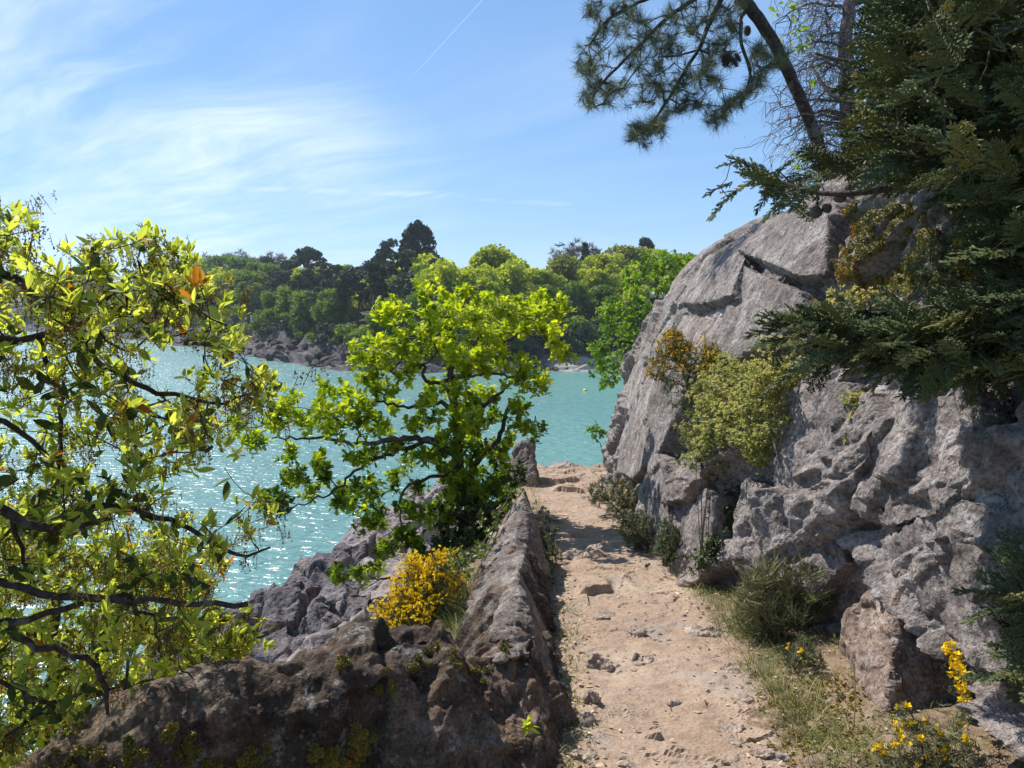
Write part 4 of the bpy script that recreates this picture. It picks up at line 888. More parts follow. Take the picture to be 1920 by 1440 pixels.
def build_centre_oak():
    g = np.random.default_rng(41); D = 6.9
    K = lambda pts, Y: poly(pts, 400, 500, 2.4, Y)
    mains = [(K([(1150, 1290), (1130, 1180), (1112, 1000), (1095, 850), (1100, 760), (1100, 700), (1075, 590), (1066, 500)], (D, D)), [.075, .06, .05, .048, .045, .04, .034, .028], False),
             (K([(1180, 1290), (1165, 1180), (1160, 1050), (1150, 930), (1180, 870), (1280, 790), (1315, 690), (1332, 590)], (D + .1, D + .35)), [.06, .045, .04, .035, .03, .025, .02, .012], False),
             (K([(1080, 840), (1040, 825), (980, 785), (930, 770), (800, 785), (640, 800), (520, 772), (380, 772), (262, 772)], (D, D - .5)), [.034, .032, .028, .024, .019, .015, .012, .009, .005], True),
             (K([(960, 778), (900, 820), (800, 832), (700, 870), (620, 940), (520, 1030), (430, 1060), (330, 1085)], (D, D - .6)), [.024, .021, .018, .015, .012, .009, .007, .005], True),
             (K([(1060, 930), (960, 950), (900, 968), (850, 1000), (830, 1050), (845, 1180)], (D, D - .3)), [.02, .017, .014, .011, .008, .004], True),
             (K([(1120, 1190), (1040, 1240), (960, 1290), (900, 1345), (830, 1400), (740, 1420), (700, 1390)], (D, D - .9)), [.022, .019, .017, .014, .011, .008, .004], True),
             (K([(1100, 640), (1200, 632), (1260, 600), (1300, 560), (1360, 500)], (D, D + .3)), [.03, .024, .018, .013, .008], True),
             (K([(1066, 500), (1080, 420), (1130, 350), (1240, 362), (1340, 330)], (D, D + .2)), [.027, .022, .017, .012, .007], True),
             (K([(1066, 510), (1000, 540), (940, 505), (928, 450), (990, 425), (1010, 330)], (D, D - .25)), [.024, .02, .016, .012, .010, .006], True),
             (K([(1095, 660), (1000, 600), (900, 640), (820, 625), (700, 610), (600, 610)], (D, D + .3)), [.024, .019, .015, .011, .008, .005], True),
             (K([(1066, 500), (1160, 490), (1250, 480), (1380, 500)], (D, D - .2)), [.022, .017, .012, .007], True)]
    blobs = [(960, 90, 55), (1050, 120, 40), (1150, 80, 60), (1230, 130, 50), (790, 190, 60), (750, 220, 40), (860, 200, 30), (960, 170, 40), (1080, 170, 50), (1000, 240, 60), (1100, 230, 60), (1180, 190, 60), (1280, 170, 60), (1380, 150, 50), (1480, 120, 50), (1530, 150, 50), (1540, 200, 40), (1450, 200, 60), (1350, 220, 60), (1250, 250, 60), (1500, 260, 50), (1530, 330, 40), (1570, 390, 35), (1400, 270, 40), (1300, 320, 50), (1200, 300, 50), (1060, 300, 50), (960, 310, 40), (870, 310, 60), (790, 340, 60), (720, 360, 60), (660, 400, 50), (700, 440, 60), (760, 460, 60), (850, 400, 60), (930, 400, 60), (1020, 370, 60), (1100, 400, 50), (1180, 400, 60), (1270, 380, 60), (1400, 430, 60), (1440, 500, 60), (1480, 510, 40), (1370, 520, 50), (1300, 440, 50), (1200, 470, 40), (900, 470, 50), (820, 540, 60), (740, 560, 50), (690, 520, 50), (520, 540, 45), (560, 580, 50), (620, 600, 50), (680, 620, 60), (600, 650, 60), (510, 670, 60), (450, 640, 60), (340, 610, 60), (310, 650, 40), (370, 680, 50), (270, 700, 40), (430, 720, 50), (540, 730, 50), (640, 720, 60), (720, 690, 60), (800, 640, 50), (760, 740, 40), (200, 770, 50), (170, 790, 30), (110, 720, 30), (345, 850, 35), (480, 890, 40), (500, 940, 60), (400, 960, 60), (340, 970, 40), (280, 1030, 40), (300, 1090, 50), (240, 1060, 40), (440, 1020, 50), (560, 1010, 50), (580, 1080, 40), (640, 1030, 40), (650, 850, 40), (720, 850, 50), (820, 830, 50), (880, 880, 50), (800, 960, 50), (700, 980, 50), (730, 1040, 40), (720, 1100, 45), (700, 1170, 50), (740, 1150, 40), (870, 1090, 50), (920, 1000, 25), (850, 1210, 40), (900, 1240, 40), (760, 1270, 40), (930, 1120, 50), (1000, 1090, 60), (1080, 1000, 70), (1060, 950, 60), (1130, 930, 60), (1000, 880, 60), (940, 860, 50), (1150, 780, 60), (1200, 720, 60), (1240, 680, 50), (1380, 640, 45), (1380, 700, 60), (1440, 730, 40), (1320, 780, 50), (1250, 830, 60), (1190, 850, 60), (1300, 860, 40), (1000, 560, 50), (1120, 560, 50), (980, 680, 50), (900, 730, 60), (1180, 620, 40), (1040, 1170, 60), (1100, 1250, 50), (960, 1280, 50), (560, 1370, 45), (670, 1390, 60), (720, 1360, 40), (1230, 1000, 60), (1280, 930, 50), (1200, 1080, 60), (1190, 930, 60), (1300, 1020, 50), (1060, 1060, 60), (1130, 1120, 60), (1150, 1010, 60), (1140, 700, 40), (1030, 820, 50), (960, 620, 50), (1250, 600, 50), (1200, 560, 50), (1060, 440, 50), (1130, 460, 40)]
    T, rad = [], []
    for (cx, cy, r) in blobs:
        c = P(400 + cx / 2.4, 500 + cy / 2.4, 1.0); low = smooth(np.array([cy]), 700, 1100)[0]
        dep = D + g.normal() * .33 - .35 * (cx < 700) + 0.1
        for _ in range(8):
            p = P(400 + (cx + g.normal() * r * .42) / 2.4, 500 + (cy + g.normal() * r * .38) / 2.4, dep + g.normal() * .10); T.append(p)
    for cx, cy in ((1075, 560), (1110, 620), (1090, 690), (1130, 740), (1080, 790), (1120, 850), (1080, 900), (1140, 930), (1100, 980), (1060, 760)):
        for _ in range(4): T.append(P(400 + (cx + g.normal() * 26) / 2.4, 500 + (cy + g.normal() * 20) / 2.4, D - .32 + g.normal() * .08))
    T = np.array(T); T[:, 2] -= .07 * smooth(T[:, 2], 8.2, 8.9); b, dr = grow(mains, T, .05, .17, .0024, 2.5, 5, gnarl=.010)
    root = thing('oak_tree', 'bright yellow-green gnarled oak leaning over the water beside the path', 'tree', mains[0][0][0])
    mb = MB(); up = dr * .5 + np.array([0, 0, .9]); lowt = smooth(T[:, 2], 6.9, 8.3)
    for kk in range(2):
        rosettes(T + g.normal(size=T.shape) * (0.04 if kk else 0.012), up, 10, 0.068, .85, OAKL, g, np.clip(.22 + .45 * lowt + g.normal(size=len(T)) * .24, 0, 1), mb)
    obj('trunk', b, GREY_OAKBARK, root, smooth_=True); obj('crown', mb, M_OAK, root)
GREY_OAKBARK = bark_mat('oak_bark', (0.030, 0.024, 0.020, 1), (0.115, 0.092, 0.075, 1), 1.5)
build_centre_oak()

def inpoly(x, y, pg):
    pg = np.asarray(pg, float); r = np.zeros(len(x), bool); j = len(pg) - 1
    for i in range(len(pg)):
        c = ((pg[i, 1] > y) != (pg[j, 1] > y)) & (x < (pg[j, 0] - pg[i, 0]) * (y - pg[i, 1]) / (pg[j, 1] - pg[i, 1] + 1e-9) + pg[i, 0]); r ^= c; j = i
    return r
def sample_poly(pg, n, g):
    pg = np.asarray(pg, float); out = np.zeros((0, 2))
    while len(out) < n:
        q = g.uniform(pg.min(0), pg.max(0), (n * 3, 2)); out = np.concatenate([out, q[inpoly(q[:, 0], q[:, 1], pg)]])
    return out[:n]
def catkins(cent, n, g, mb, L=0.050):
    """hanging bead strings"""
    m = len(cent); c = np.repeat(cent, n, 0) + g.normal(size=(m * n, 3)) * .014; l = L * g.uniform(.35, 1.2, m * n); tint = np.repeat(g.random(m), n)
    d = np.array([0, 0, -1.0]) + g.normal(size=(m * n, 3)) * .30
    tv, tf = T_spindle(.05); place(tv, tf, c, d, rdir(m * n, g), np.stack([l, l * .35, l * .35], 1), tint, mb)
    tv, tf = SIMP
    for j in range(6):
        w = (j + .6) / 6; place(tv, tf, c + unit(d) * (l * w)[:, None], rdir(m * n, g), rdir(m * n, g), 0.0075 * g.uniform(.7, 1.3, m * n), np.clip(tint + g.normal(size=m * n) * .2, 0, 1), mb)
def build_holm_oak():
    g = np.random.default_rng(43)
    A = lambda pts, Y: poly(pts, 0, 360, 2.667, Y); B = lambda pts, Y: poly(pts, 0, 880, 2.571, Y)
    trunk = np.array([(-2.9, 1.6, 4.2), (-2.75, 1.7, 6.2), (-2.4, 1.75, 7.2), (-2.1, 1.75, 8.0), (-1.9, 1.75, 8.7)])
    mains = [(trunk, [.15, .13, .10, .07, .04], False),
             (np.concatenate([[trunk[4]], A([(-260, 300), (0, 370), (80, 440), (180, 520), (320, 600), (450, 612), (540, 560), (600, 500), (620, 440)], (1.75, 1.9))]), [.03, .024, .016, .0145, .013, .012, .010, .008, .006, .004], True),
             (A([(320, 602), (365, 690), (430, 790), (500, 870), (640, 950), (770, 1010), (870, 1042), (1060, 1045), (1150, 1070), (1250, 1010)], (1.8, 1.95)), [.011, .011, .010, .009, .0085, .008, .007, .006, .005, .003], True),
             (np.concatenate([[trunk[3]], A([(-300, 760), (0, 742), (150, 732), (300, 700), (440, 640)], (1.7, 1.85))]), [.025, .02, .014, .012, .010, .006], True),
             (A([(452, 620), (500, 690), (545, 780), (640, 800)], (1.85, 2.0)), [.008, .007, .005, .003], True),
             (A([(620, 450), (612, 540), (640, 640), (760, 690), (880, 640)], (1.9, 2.05)), [.006, .005, .004, .003, .003], True),
             (np.concatenate([[trunk[3]], A([(-250, 1050), (0, 1130), (80, 1190), (200, 1260), (300, 1340)], (1.7, 1.8))]), [.025, .018, .012, .010, .009, .007], True),
             (A([(240, 880), (330, 1030), (300, 1100), (290, 1200), (300, 1440)], (1.8, 1.85)), [.007, .007, .006, .006, .004], True),
             (np.concatenate([[trunk[2]], B([(-300, 60), (0, 190), (100, 245), (230, 292), (370, 312), (450, 270), (540, 232)], (1.6, 1.75))]), [.04, .03, .020, .018, .016, .013, .010, .007], True),
             (B([(330, 300), (370, 155), (500, 150), (650, 190), (800, 242), (930, 290), (1040, 380), (1180, 432), (1260, 432), (1302, 375)], (1.75, 2.0)), [.011, .010, .0095, .009, .0085, .008, .007, .006, .005, .003], True),
             (np.concatenate([[trunk[2]], B([(-300, 480), (0, 540), (150, 592), (300, 630), (480, 640), (640, 640), (800, 620), (900, 632), (1000, 672), (1100, 662), (1195, 648)], (1.55, 1.65))]), [.04, .028, .017, .015, .014, .013, .0115, .010, .009, .0085, .008, .0075], True),
             (np.concatenate([[trunk[1]], B([(-300, 800), (0, 760), (150, 722), (300, 690), (400, 640)], (1.5, 1.6))]), [.04, .028, .016, .014, .012, .009], True),
             (B([(50, 745), (100, 850), (150, 882), (380, 870), (510, 940), (520, 1180)], (1.6, 1.7)), [.011, .010, .009, .008, .007, .005], True),
             (np.concatenate([[trunk[1]], B([(-300, 900), (0, 1010), (70, 1080), (200, 1140), (380, 1120), (500, 1020)], (1.6, 1.8))]), [.04, .025, .011, .010, .008, .006, .004], True),
             (B([(60, 235), (90, 400), (150, 500)], (1.65, 1.7)), [.008, .006, .004], True),
             (B([(600, 600), (700, 740), (620, 900), (600, 1060)], (1.65, 1.85)), [.006, .006, .005, .004], True),
             (B([(740, 700), (760, 860), (860, 960), (930, 1010)], (1.7, 1.9)), [.004, .004, .003, .003], True)]
    mains = mains[:1] + [(p_, [r_ * .8 for r_ in rr_], a_) for p_, rr_, a_ in mains[1:]]
    top = [(-90, 420), (0, 395), (45, 392), (75, 455), (60, 520), (110, 520), (150, 470), (185, 440), (240, 455), (275, 425), (330, 420), (385, 470), (408, 500), (405, 540), (432, 570), (420, 600), (455, 635), (440, 668), (400, 690), (440, 700), (520, 690), (528, 725), (480, 790), (410, 800), (430, 870), (405, 905), (365, 860), (330, 900), (300, 920), (200, 900), (0, 930), (-90, 900)]
    q = sample_poly(top, 330, g); keep = ~(((q[:, 0] > 235) & (q[:, 0] < 300) & (q[:, 1] > 640) & (q[:, 1] < 760)) | ((np.abs(q[:, 0] - 300) < 45) & (np.abs(q[:, 1] - 690) < 50)))
    q = q[keep]; qb = sample_poly(top, 110, g); TB = P(qb[:, 0], qb[:, 1], 2.55 + g.normal(size=110) * .2); T1 = P(q[:, 0], q[:, 1], 1.85 + g.normal(size=len(q)) * .17)
    mid = [(-90, 900), (0, 920), (130, 910), (250, 900), (300, 930), (340, 915), (380, 960), (410, 1000), (480, 930), (510, 960), (512, 1020), (480, 1055), (420, 1040), (400, 1085), (440, 1090), (400, 1130), (410, 1180), (350, 1230), (300, 1260), (180, 1330), (100, 1380), (0, 1440), (-90, 1440)]
    q = sample_poly(mid, 240, g); T2 = P(q[:, 0], q[:, 1], 1.85 + g.normal(size=len(q)) * .18)
    qc = np.stack([g.uniform(-620, -90, 260), g.uniform(380, 1420, 260)], 1); TB = np.concatenate([TB, P(qc[:, 0], qc[:, 1], 1.75 + g.normal(size=260) * .25)])
    b, dr = grow(mains, np.concatenate([T1, T2, TB]), .035, .15, .0011, 2.4, 5, gnarl=.004)
    T = np.concatenate([T1, T2, TB]); m = len(T)
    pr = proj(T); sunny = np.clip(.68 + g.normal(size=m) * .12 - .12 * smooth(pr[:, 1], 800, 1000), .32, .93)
    root = thing('holm_oak', 'holm oak close on the left, dark branches, yellow-green new leaves, hanging catkins', 'tree', trunk[0])
    mb = MB(); up = dr * .6 + np.array([.15, .1, .9])
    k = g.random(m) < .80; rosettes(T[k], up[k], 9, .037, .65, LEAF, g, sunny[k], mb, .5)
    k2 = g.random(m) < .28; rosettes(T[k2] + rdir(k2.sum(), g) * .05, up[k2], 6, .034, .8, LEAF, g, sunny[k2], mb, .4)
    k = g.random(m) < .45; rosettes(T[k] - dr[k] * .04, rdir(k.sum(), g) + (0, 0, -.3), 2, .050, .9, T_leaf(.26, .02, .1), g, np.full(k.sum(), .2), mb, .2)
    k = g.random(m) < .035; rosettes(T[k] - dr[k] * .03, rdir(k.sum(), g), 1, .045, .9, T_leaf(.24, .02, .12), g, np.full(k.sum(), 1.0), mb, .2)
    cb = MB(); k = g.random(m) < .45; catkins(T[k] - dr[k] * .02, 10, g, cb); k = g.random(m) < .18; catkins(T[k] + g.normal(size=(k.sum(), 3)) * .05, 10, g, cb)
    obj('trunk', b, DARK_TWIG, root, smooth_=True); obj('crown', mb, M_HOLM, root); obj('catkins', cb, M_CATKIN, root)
    # a second holm oak lower down the bank, seen through the first
    g = np.random.default_rng(44); low = [(-150, 960), (60, 940), (200, 960), (300, 1000), (360, 1020), (430, 1060), (400, 1130), (450, 1180), (470, 1200), (440, 1230), (395, 1240), (330, 1300), (200, 1350), (80, 1440), (-150, 1500)]
    q = sample_poly(low, 720, g); T = P(q[:, 0], q[:, 1], 3.1 + g.normal(size=len(q)) * .32)
    q2 = sample_poly([(380, 1150), (465, 1150), (480, 1215), (440, 1240), (390, 1245)], 22, g); T = np.concatenate([T, P(q2[:, 0], q2[:, 1], 3.0)])
    t0 = np.array([-2.6, 3.3, 4.0]); tr = np.array([t0, (-2.5, 3.3, 5.6), (-2.3, 3.2, 6.6), (-1.9, 3.1, 7.1)])
    mains = [(tr, [.12, .09, .06, .03], False), (np.concatenate([[tr[2]], P(np.array([-50, 120, 260, 360]), np.array([1200, 1190, 1180, 1160]), 3.1)]), [.04, .02, .015, .012, .006], True),
             (np.concatenate([[tr[1]], P(np.array([0, 180, 300]), np.array([1380, 1300, 1270]), 3.0)]), [.05, .02, .012, .006], True),
             (P(np.array([205, 195, 190, 200]), np.array([1360, 1280, 1200, 1100]), 2.9), [.012, .011, .010, .006], True),
             (np.concatenate([[tr[3]], P(np.array([100, 240, 330]), np.array([1060, 1060, 1050]), 3.2)]), [.03, .016, .012, .006], True)]
    b, dr = grow(mains, T, .06, .15, .0014, 2.4, 5, gnarl=.006); m = len(T)
    root = thing('holm_oak', 'lower holm oak on the bank behind the near one, thick with yellow catkins', 'tree', t0)
    up = dr * .6 + np.array([.1, .1, .9]); sunny = np.clip(.74 + g.normal(size=m) * .12, .42, .95); mb = MB()
    rosettes(T, up, 9, .042, .7, LEAF, g, sunny, mb, .5); rosettes(T + g.normal(size=T.shape) * .06, up, 7, .040, .8, LEAF, g, sunny, mb, .4)
    k = g.random(m) < .3; rosettes(T[k], rdir(k.sum(), g), 2, .046, .9, T_leaf(.26, .02, .1), g, np.full(k.sum(), .2), mb, .2)
    cb = MB(); k = g.random(m) < .75; catkins(T[k], 13, g, cb, .048); k = g.random(m) < .5; catkins(T[k] + g.normal(size=(k.sum(), 3)) * .06, 12, g, cb, .048)
    obj('trunk', b, DARK_TWIG, root, smooth_=True); obj('crown', mb, M_HOLM, root); obj('catkins', cb, M_CATKIN, root)
build_holm_oak()

def build_bend_tree():
    """the sunlit tree standing below the far end of the cliff"""
    g = np.random.default_rng(47); D = 13.0
    bl = [(1205, 500, 18), (1232, 492, 18), (1262, 490, 20), (1285, 495, 16), (1215, 510, 26), (1250, 505, 30), (1190, 545, 24), (1225, 545, 30), (1255, 545, 26), (1170, 570, 22), (1200, 580, 30), (1230, 585, 28), (1160, 600, 20), (1190, 615, 28), (1215, 620, 22), (1140, 615, 16), (1165, 640, 26), (1190, 650, 20), (1125, 650, 18), (1150, 670, 24), (1115, 660, 14), (1170, 685, 18), (1145, 700, 20), (1130, 690, 12), (1140, 720, 12), (1180, 520, 14), (1135, 585, 12), (1300, 500, 20), (1280, 530, 26), (1270, 570, 26), (1250, 610, 26)]
    T = []
    for x, y, r in bl:
        dep = D + g.normal() * .45
        for _ in range(7): T.append(P(x + g.normal() * r * .5, y + g.normal() * r * .45, dep + g.normal() * .2))
    T = np.array(T); foot = np.array([2.9, 13.3, gz(2.9, 13.3) - .1])
    mains = [([foot, foot + (-.1, 0, 1.2), P(1235, 700, D), P(1225, 600, D), P(1235, 540, D), P(1245, 505, D)], [.13, .11, .09, .07, .04, .02], False),
             ([P(1232, 680, D), P(1190, 640, D), P(1150, 640, D)], [.05, .03, .012], True), ([P(1228, 620, D), P(1180, 570, D - .2)], [.04, .012], True), ([P(1235, 720, D), P(1180, 690, D), P(1145, 700, D)], [.05, .03, .012], True)]
    b, dr = grow(mains, T, .12, .15, .004, 2.4, 5); root = thing('broadleaf_tree', 'sunlit green tree behind the far end of the cliff, leaning out over the water', 'tree', foot)
    mb = MB(); up = dr + np.array([0, 0, .8])
    for _ in range(2): rosettes(T + g.normal(size=T.shape) * .07, up, 11, .082, .9, OAKL, g, np.clip(.45 + g.normal(size=len(T)) * .25, 0, 1), mb)
    obj('trunk', b, GREY_OAKBARK, root, smooth_=True); obj('crown', mb, M_BACK, root)
    # small sprig on the brink
    T = np.array([P(1118 + g.normal() * 7, 808 + g.normal() * 9, 11.7 + g.normal() * .1) for _ in range(16)]); foot = P(1140, 880, 11.8)
    b, dr = grow([([foot, P(1125, 830, 11.7)], [.012, .006], False)], T, .06, .15, .002, 2.4, 4); root = thing('sapling', 'little green sprig growing out of the cliff edge above the water', 'sapling', foot)
    mb = rosettes(T, dr + (0, 0, .5), 9, .075, .9, OAKL, g, np.full(16, .35)); obj('stem', b, GREY_OAKBARK, root); obj('leaves', mb, M_BACK, root)
build_bend_tree()

def build_pine():
    g = np.random.default_rng(51); D = 7.6
    K = lambda pts, Y: poly(pts, 1050, 0, 2.0575, Y)
    foot = np.array([3.75, 8.2, 8.9])
    trunk = [foot, P(1545, 300, 8.0), P(1515, 215, 7.9), P(1480, 140, 7.8), P(1450, 75, 7.7), P(1415, 25, 7.6), P(1385, -15, 7.6), P(1330, -70, 7.6), P(1250, -130, 7.6)]
    mains = [(trunk, [.10, .085, .070, .063, .060, .056, .050, .038, .022], False),
             (K([(640, -40), (560, 120), (540, 190), (470, 290), (430, 370), (385, 430), (340, 490)], (D, D - .3)), [.03, .025, .02, .016, .012, .009, .005], True),
             (K([(600, -60), (420, 60), (330, 150), (240, 240), (170, 310), (120, 380)], (D, D - .4)), [.03, .022, .017, .012, .009, .004], True),
             (K([(560, -90), (300, 10), (180, 70), (110, 180)], (D, D - .3)), [.03, .018, .012, .005], True),
             (K([(700, 60), (690, 160), (735, 260), (735, 330), (680, 390), (600, 430)], (D, D - .2)), [.022, .018, .016, .013, .009, .005], True),
             (K([(540, 190), (470, 215), (380, 220)], (D, D)), [.012, .009, .004], True),
             (K([(850, 250), (790, 270), (740, 250)], (D + .1, D)), [.012, .008, .004], True)]
    bl = [(130, 30, 40), (180, 60, 50), (240, 30, 60), (300, 70, 70), (210, 130, 60), (130, 170, 55), (100, 220, 50), (90, 270, 40), (160, 260, 60), (130, 330, 55), (110, 390, 40), (180, 370, 60), (190, 330, 50), (230, 340, 40), (250, 190, 60), (290, 250, 50), (330, 180, 60), (330, 110, 70), (400, 60, 80), (480, 40, 80), (560, 50, 80), (620, 30, 70), (640, 90, 50), (540, 130, 60), (460, 130, 70), (390, 150, 60), (380, 250, 50), (350, 320, 50), (330, 380, 50), (390, 350, 40), (300, 490, 45), (330, 530, 45), (350, 500, 40), (380, 500, 35), (290, 520, 40), (420, 430, 45), (470, 400, 50), (540, 400, 50), (590, 440, 45), (620, 460, 35), (650, 400, 40), (700, 380, 35), (740, 340, 35), (760, 300, 30), (520, 330, 50), (480, 280, 50), (560, 260, 50), (600, 300, 45), (580, 200, 50), (640, 220, 40), (640, 160, 50), (670, 110, 40), (780, 220, 40), (820, 250, 40), (760, 190, 30), (860, 220, 30), (700, 20, 40), (430, 190, 40), (440, 340, 35), (370, 470, 35)]
    T = np.array([P(1050 + (x + g.normal() * r * .45) / 2.0575, (y + g.normal() * r * .42) / 2.0575, D - .1 + g.normal() * .35) for x, y, r in bl for _ in range(13)])
    T2 = np.array([P(x, y, D + g.normal() * .4) for x, y in zip(g.uniform(1100, 1480, 120), g.uniform(-220, -10, 120))]); T = np.concatenate([T, T2])
    b, dr = grow(mains, T, .07, .13, .0032, 2.5, 5, gnarl=.003); root = thing('pine_tree', 'leaning sea pine above the cliff, long needles and brown cones against the sky', 'tree', foot)
    mb = MB(); m = len(T); d = dr + rdir(m, g) * .5 + (0, 0, .15)
    for k in range(4):
        tv, tf = T_tuft(52, .85, .013, np.random.default_rng(900 + k)); s = np.arange(m) % 4 == k
        place(tv, tf, T[s], d[s], rdir(s.sum(), g), .125 * g.uniform(.75, 1.2, s.sum()), np.clip(.5 + g.normal(size=s.sum()) * .25, 0, 1), mb)
    obj('trunk', b, bark_mat('pine_bark', (0.025, 0.020, 0.018, 1), (0.075, 0.058, 0.050, 1), 1.0), root, smooth_=True); obj('crown', mb, M_PINE, root)
    # cones: a cluster and some singles
    cv, cf = cone_shape()
    for x, y, s in ((655, 195, .062), (675, 205, .06), (662, 222, .064), (640, 205, .055), (650, 225, .055), (118, 30, .05), (205, 30, .045), (250, 15, .045), (500, 105, .045), (722, 100, .06), (160, 300, .035)):
        p = P(1050 + x / 2.0575, y / 2.0575, D - .35); obj('cone', place(cv, cf, p[None], rdir(1, g) * .5 + (0, 0, -.9), rdir(1, g), np.array([s * 1.5]), [0.5]), M_CONE, root)
def cone_shape():
    """scaly pine cone, x along the axis"""
    mb = MB(); n = 60
    for i in range(n):
        w = i / n; a = i * 2.39996; r = .30 * math.sin(math.pi * (.12 + .83 * w)) ** .8
        d = np.array([.55, math.cos(a), math.sin(a)]); p = np.array([w * 1.0, r * .55 * math.cos(a), r * .55 * math.sin(a)])
        place(*T_simple(.42), p[None], d[None], np.array([[1.0, -.4 * math.cos(a), -.4 * math.sin(a)]]), np.array([.16 + r * .45]), [w], mb)
    V, F = tube([(0, 0, 0), (.3, 0, 0), (.7, 0, 0), (1, 0, 0)], [.08, .2, .17, .03], 8); mb.add(V, F, .2); return mb.verts, np.concatenate(mb.F)
build_pine()

def build_cypress():
    g = np.random.default_rng(53); sprays = [T_spray(np.random.default_rng(950 + k)) for k in range(5)]
    t0 = np.array([3.6, 3.3, 6.9]); trunk = [t0, t0 + (-.05, 0, 1.2), t0 + (0, .1, 2.6), t0 + (.1, .1, 4.2), t0 + (.1, .2, 5.6)]
    def limb(pts, Y): a = np.asarray(pts, float); return P(a[:, 0], a[:, 1], np.linspace(Y[0], Y[1], len(a)))
    def L(h, pts, Y, r0, r1=.005): q = limb(pts, Y); return (np.concatenate([[t0 + np.array([0, .1, h])], q]), list(np.linspace(r0, r1, len(q) + 1)), True)
    mains = [(trunk, [.20, .18, .15, .10, .05], False),
             L(2.2, [(2000, 180), (1850, 250), (1760, 260), (1680, 290), (1640, 335)], (3.3, 3.6), .05, .008),
             L(2.0, [(1990, 330), (1800, 330), (1600, 365), (1520, 365), (1450, 335), (1385, 300)], (3.2, 3.7), .05, .004),
             L(1.5, [(2000, 480), (1850, 560), (1700, 585), (1600, 590), (1500, 600), (1460, 595)], (2.7, 2.95), .04, .004),
             L(1.5, [(2010, 560), (1850, 620), (1720, 640), (1620, 650), (1540, 630)], (2.6, 2.8), .035, .004),
             L(2.6, [(1990, 60), (1850, 60), (1700, 110), (1600, 120), (1530, 100)], (3.5, 4.0), .05, .006),
             L(3.0, [(2000, -60), (1850, -40), (1700, 10), (1620, 20)], (3.5, 4.1), .05, .006),
             L(2.3, [(2000, 160), (1880, 150), (1780, 190), (1640, 200), (1560, 190), (1520, 120)], (3.4, 4.0), .05, .006),
             L(0.6, [(2050, 1080), (1940, 1060), (1870, 1040)], (2.3, 2.3), .02, .003), L(0.4, [(2050, 1150), (1950, 1150), (1860, 1130)], (2.3, 2.3), .02, .003), L(0.3, [(2050, 1240), (1950, 1240), (1880, 1270)], (2.25, 2.3), .02, .003)]
    def reg(pg, n, Y, sy): q = sample_poly(pg, n, g); return P(q[:, 0], q[:, 1], Y + g.normal(size=n) * sy)
    up1 = [(1630, -60), (1640, 20), (1620, 90), (1610, 160), (1620, 200), (1590, 255), (1540, 285), (1520, 330), (1440, 330), (1400, 300), (1440, 380), (1530, 370), (1600, 390), (1680, 375), (1760, 385), (1850, 430), (1990, 430), (1990, -60)]
    dense = [(1670, -40), (1660, 80), (1660, 200), (1640, 300), (1660, 340), (1780, 350), (1880, 420), (1990, 420), (1990, -40)]
    T = [reg(up1, 560, 3.8, .35), reg(dense, 560, 3.3, .4), reg(dense, 150, 2.9, .2),
         reg([(1480, 590), (1600, 585), (1750, 580), (1990, 500), (1990, 680), (1900, 660), (1760, 700), (1660, 690), (1560, 660), (1500, 620)], 220, 2.8, .10),
         reg([(1640, 615), (1720, 600), (1990, 500), (1990, 690), (1900, 690), (1780, 710), (1690, 690)], 250, 2.75, .15),
         reg([(1840, 400), (1990, 380), (1990, 560), (1880, 560), (1850, 480)], 110, 2.9, .2),
         reg([(1895, 1030), (1990, 1020), (1990, 1090), (1920, 1070)], 8, 2.3, .04), reg([(1885, 1110), (1990, 1130), (1990, 1290), (1900, 1290), (1915, 1200)], 22, 2.3, .05)]
    q = np.array([(1370, 305), (1400, 305), (1425, 330), (1400, 345), (1440, 360), (1460, 385), (1480, 340), (1350, 350), (1365, 370), (1500, 390), (1460, 320), (1520, 330), (1455, 590), (1440, 640), (1480, 610), (1460, 660), (1500, 690), (1540, 700)], float)
    T.append(P(q[:, 0], q[:, 1], np.where(q[:, 1] < 500, 3.7, 2.85))); T = np.concatenate(T); pq = proj(T); T = T[~((pq[:, 0] > 1540) & (pq[:, 0] < 1800) & (pq[:, 1] > 335) & (pq[:, 1] < 590))]
    b, dr = grow(mains, T, .06, .10, .0022, 2.5, 5)
    root = thing('cypress_tree', 'dark cypress hanging over the cliff on the right, flat scaly sprays and brown cones', 'tree', t0)
    mb = MB(); m = len(T); d = unit(dr * .7 + np.array([-.75, 0, -.12]) + rdir(m, g) * .35); nm = np.array([0, 0, 1.0]) + rdir(m, g) * .6
    for k in range(5):
        s = np.arange(m) % 5 == k; tv, tf = sprays[k]; n = int(s.sum()); tt = np.clip(.42 + g.normal(size=n) * .22, 0, .84); gold = (g.random(n) < .035) & (proj(T[s])[:, 1] < 300); tt[gold] = g.uniform(.88, 1.0, int(gold.sum()))
        place(tv, tf, T[s] - d[s] * .06, d[s], nm[s], .175 * g.uniform(.7, 1.3, n), tt, mb)
    s = g.integers(m, size=5200); q = T[s] + rdir(5200, g) * .10 + d[s] * .05; pq = proj(q); s = (pq[:, 1] < 330) | (g.random(5200) < .2); q = q[s]
    place(*SIMP, q, rdir(len(q), g), rdir(len(q), g), .0085 * g.uniform(.6, 1.4, len(q)), g.uniform(.86, 1.0, len(q)), mb)
    obj('trunk', b, bark_mat('cypress_bark', (0.035, 0.026, 0.022, 1), (0.12, 0.09, 0.075, 1), 1.5), root, smooth_=True); obj('crown', mb, M_CYP, root)
    cv, cf = round_cone()
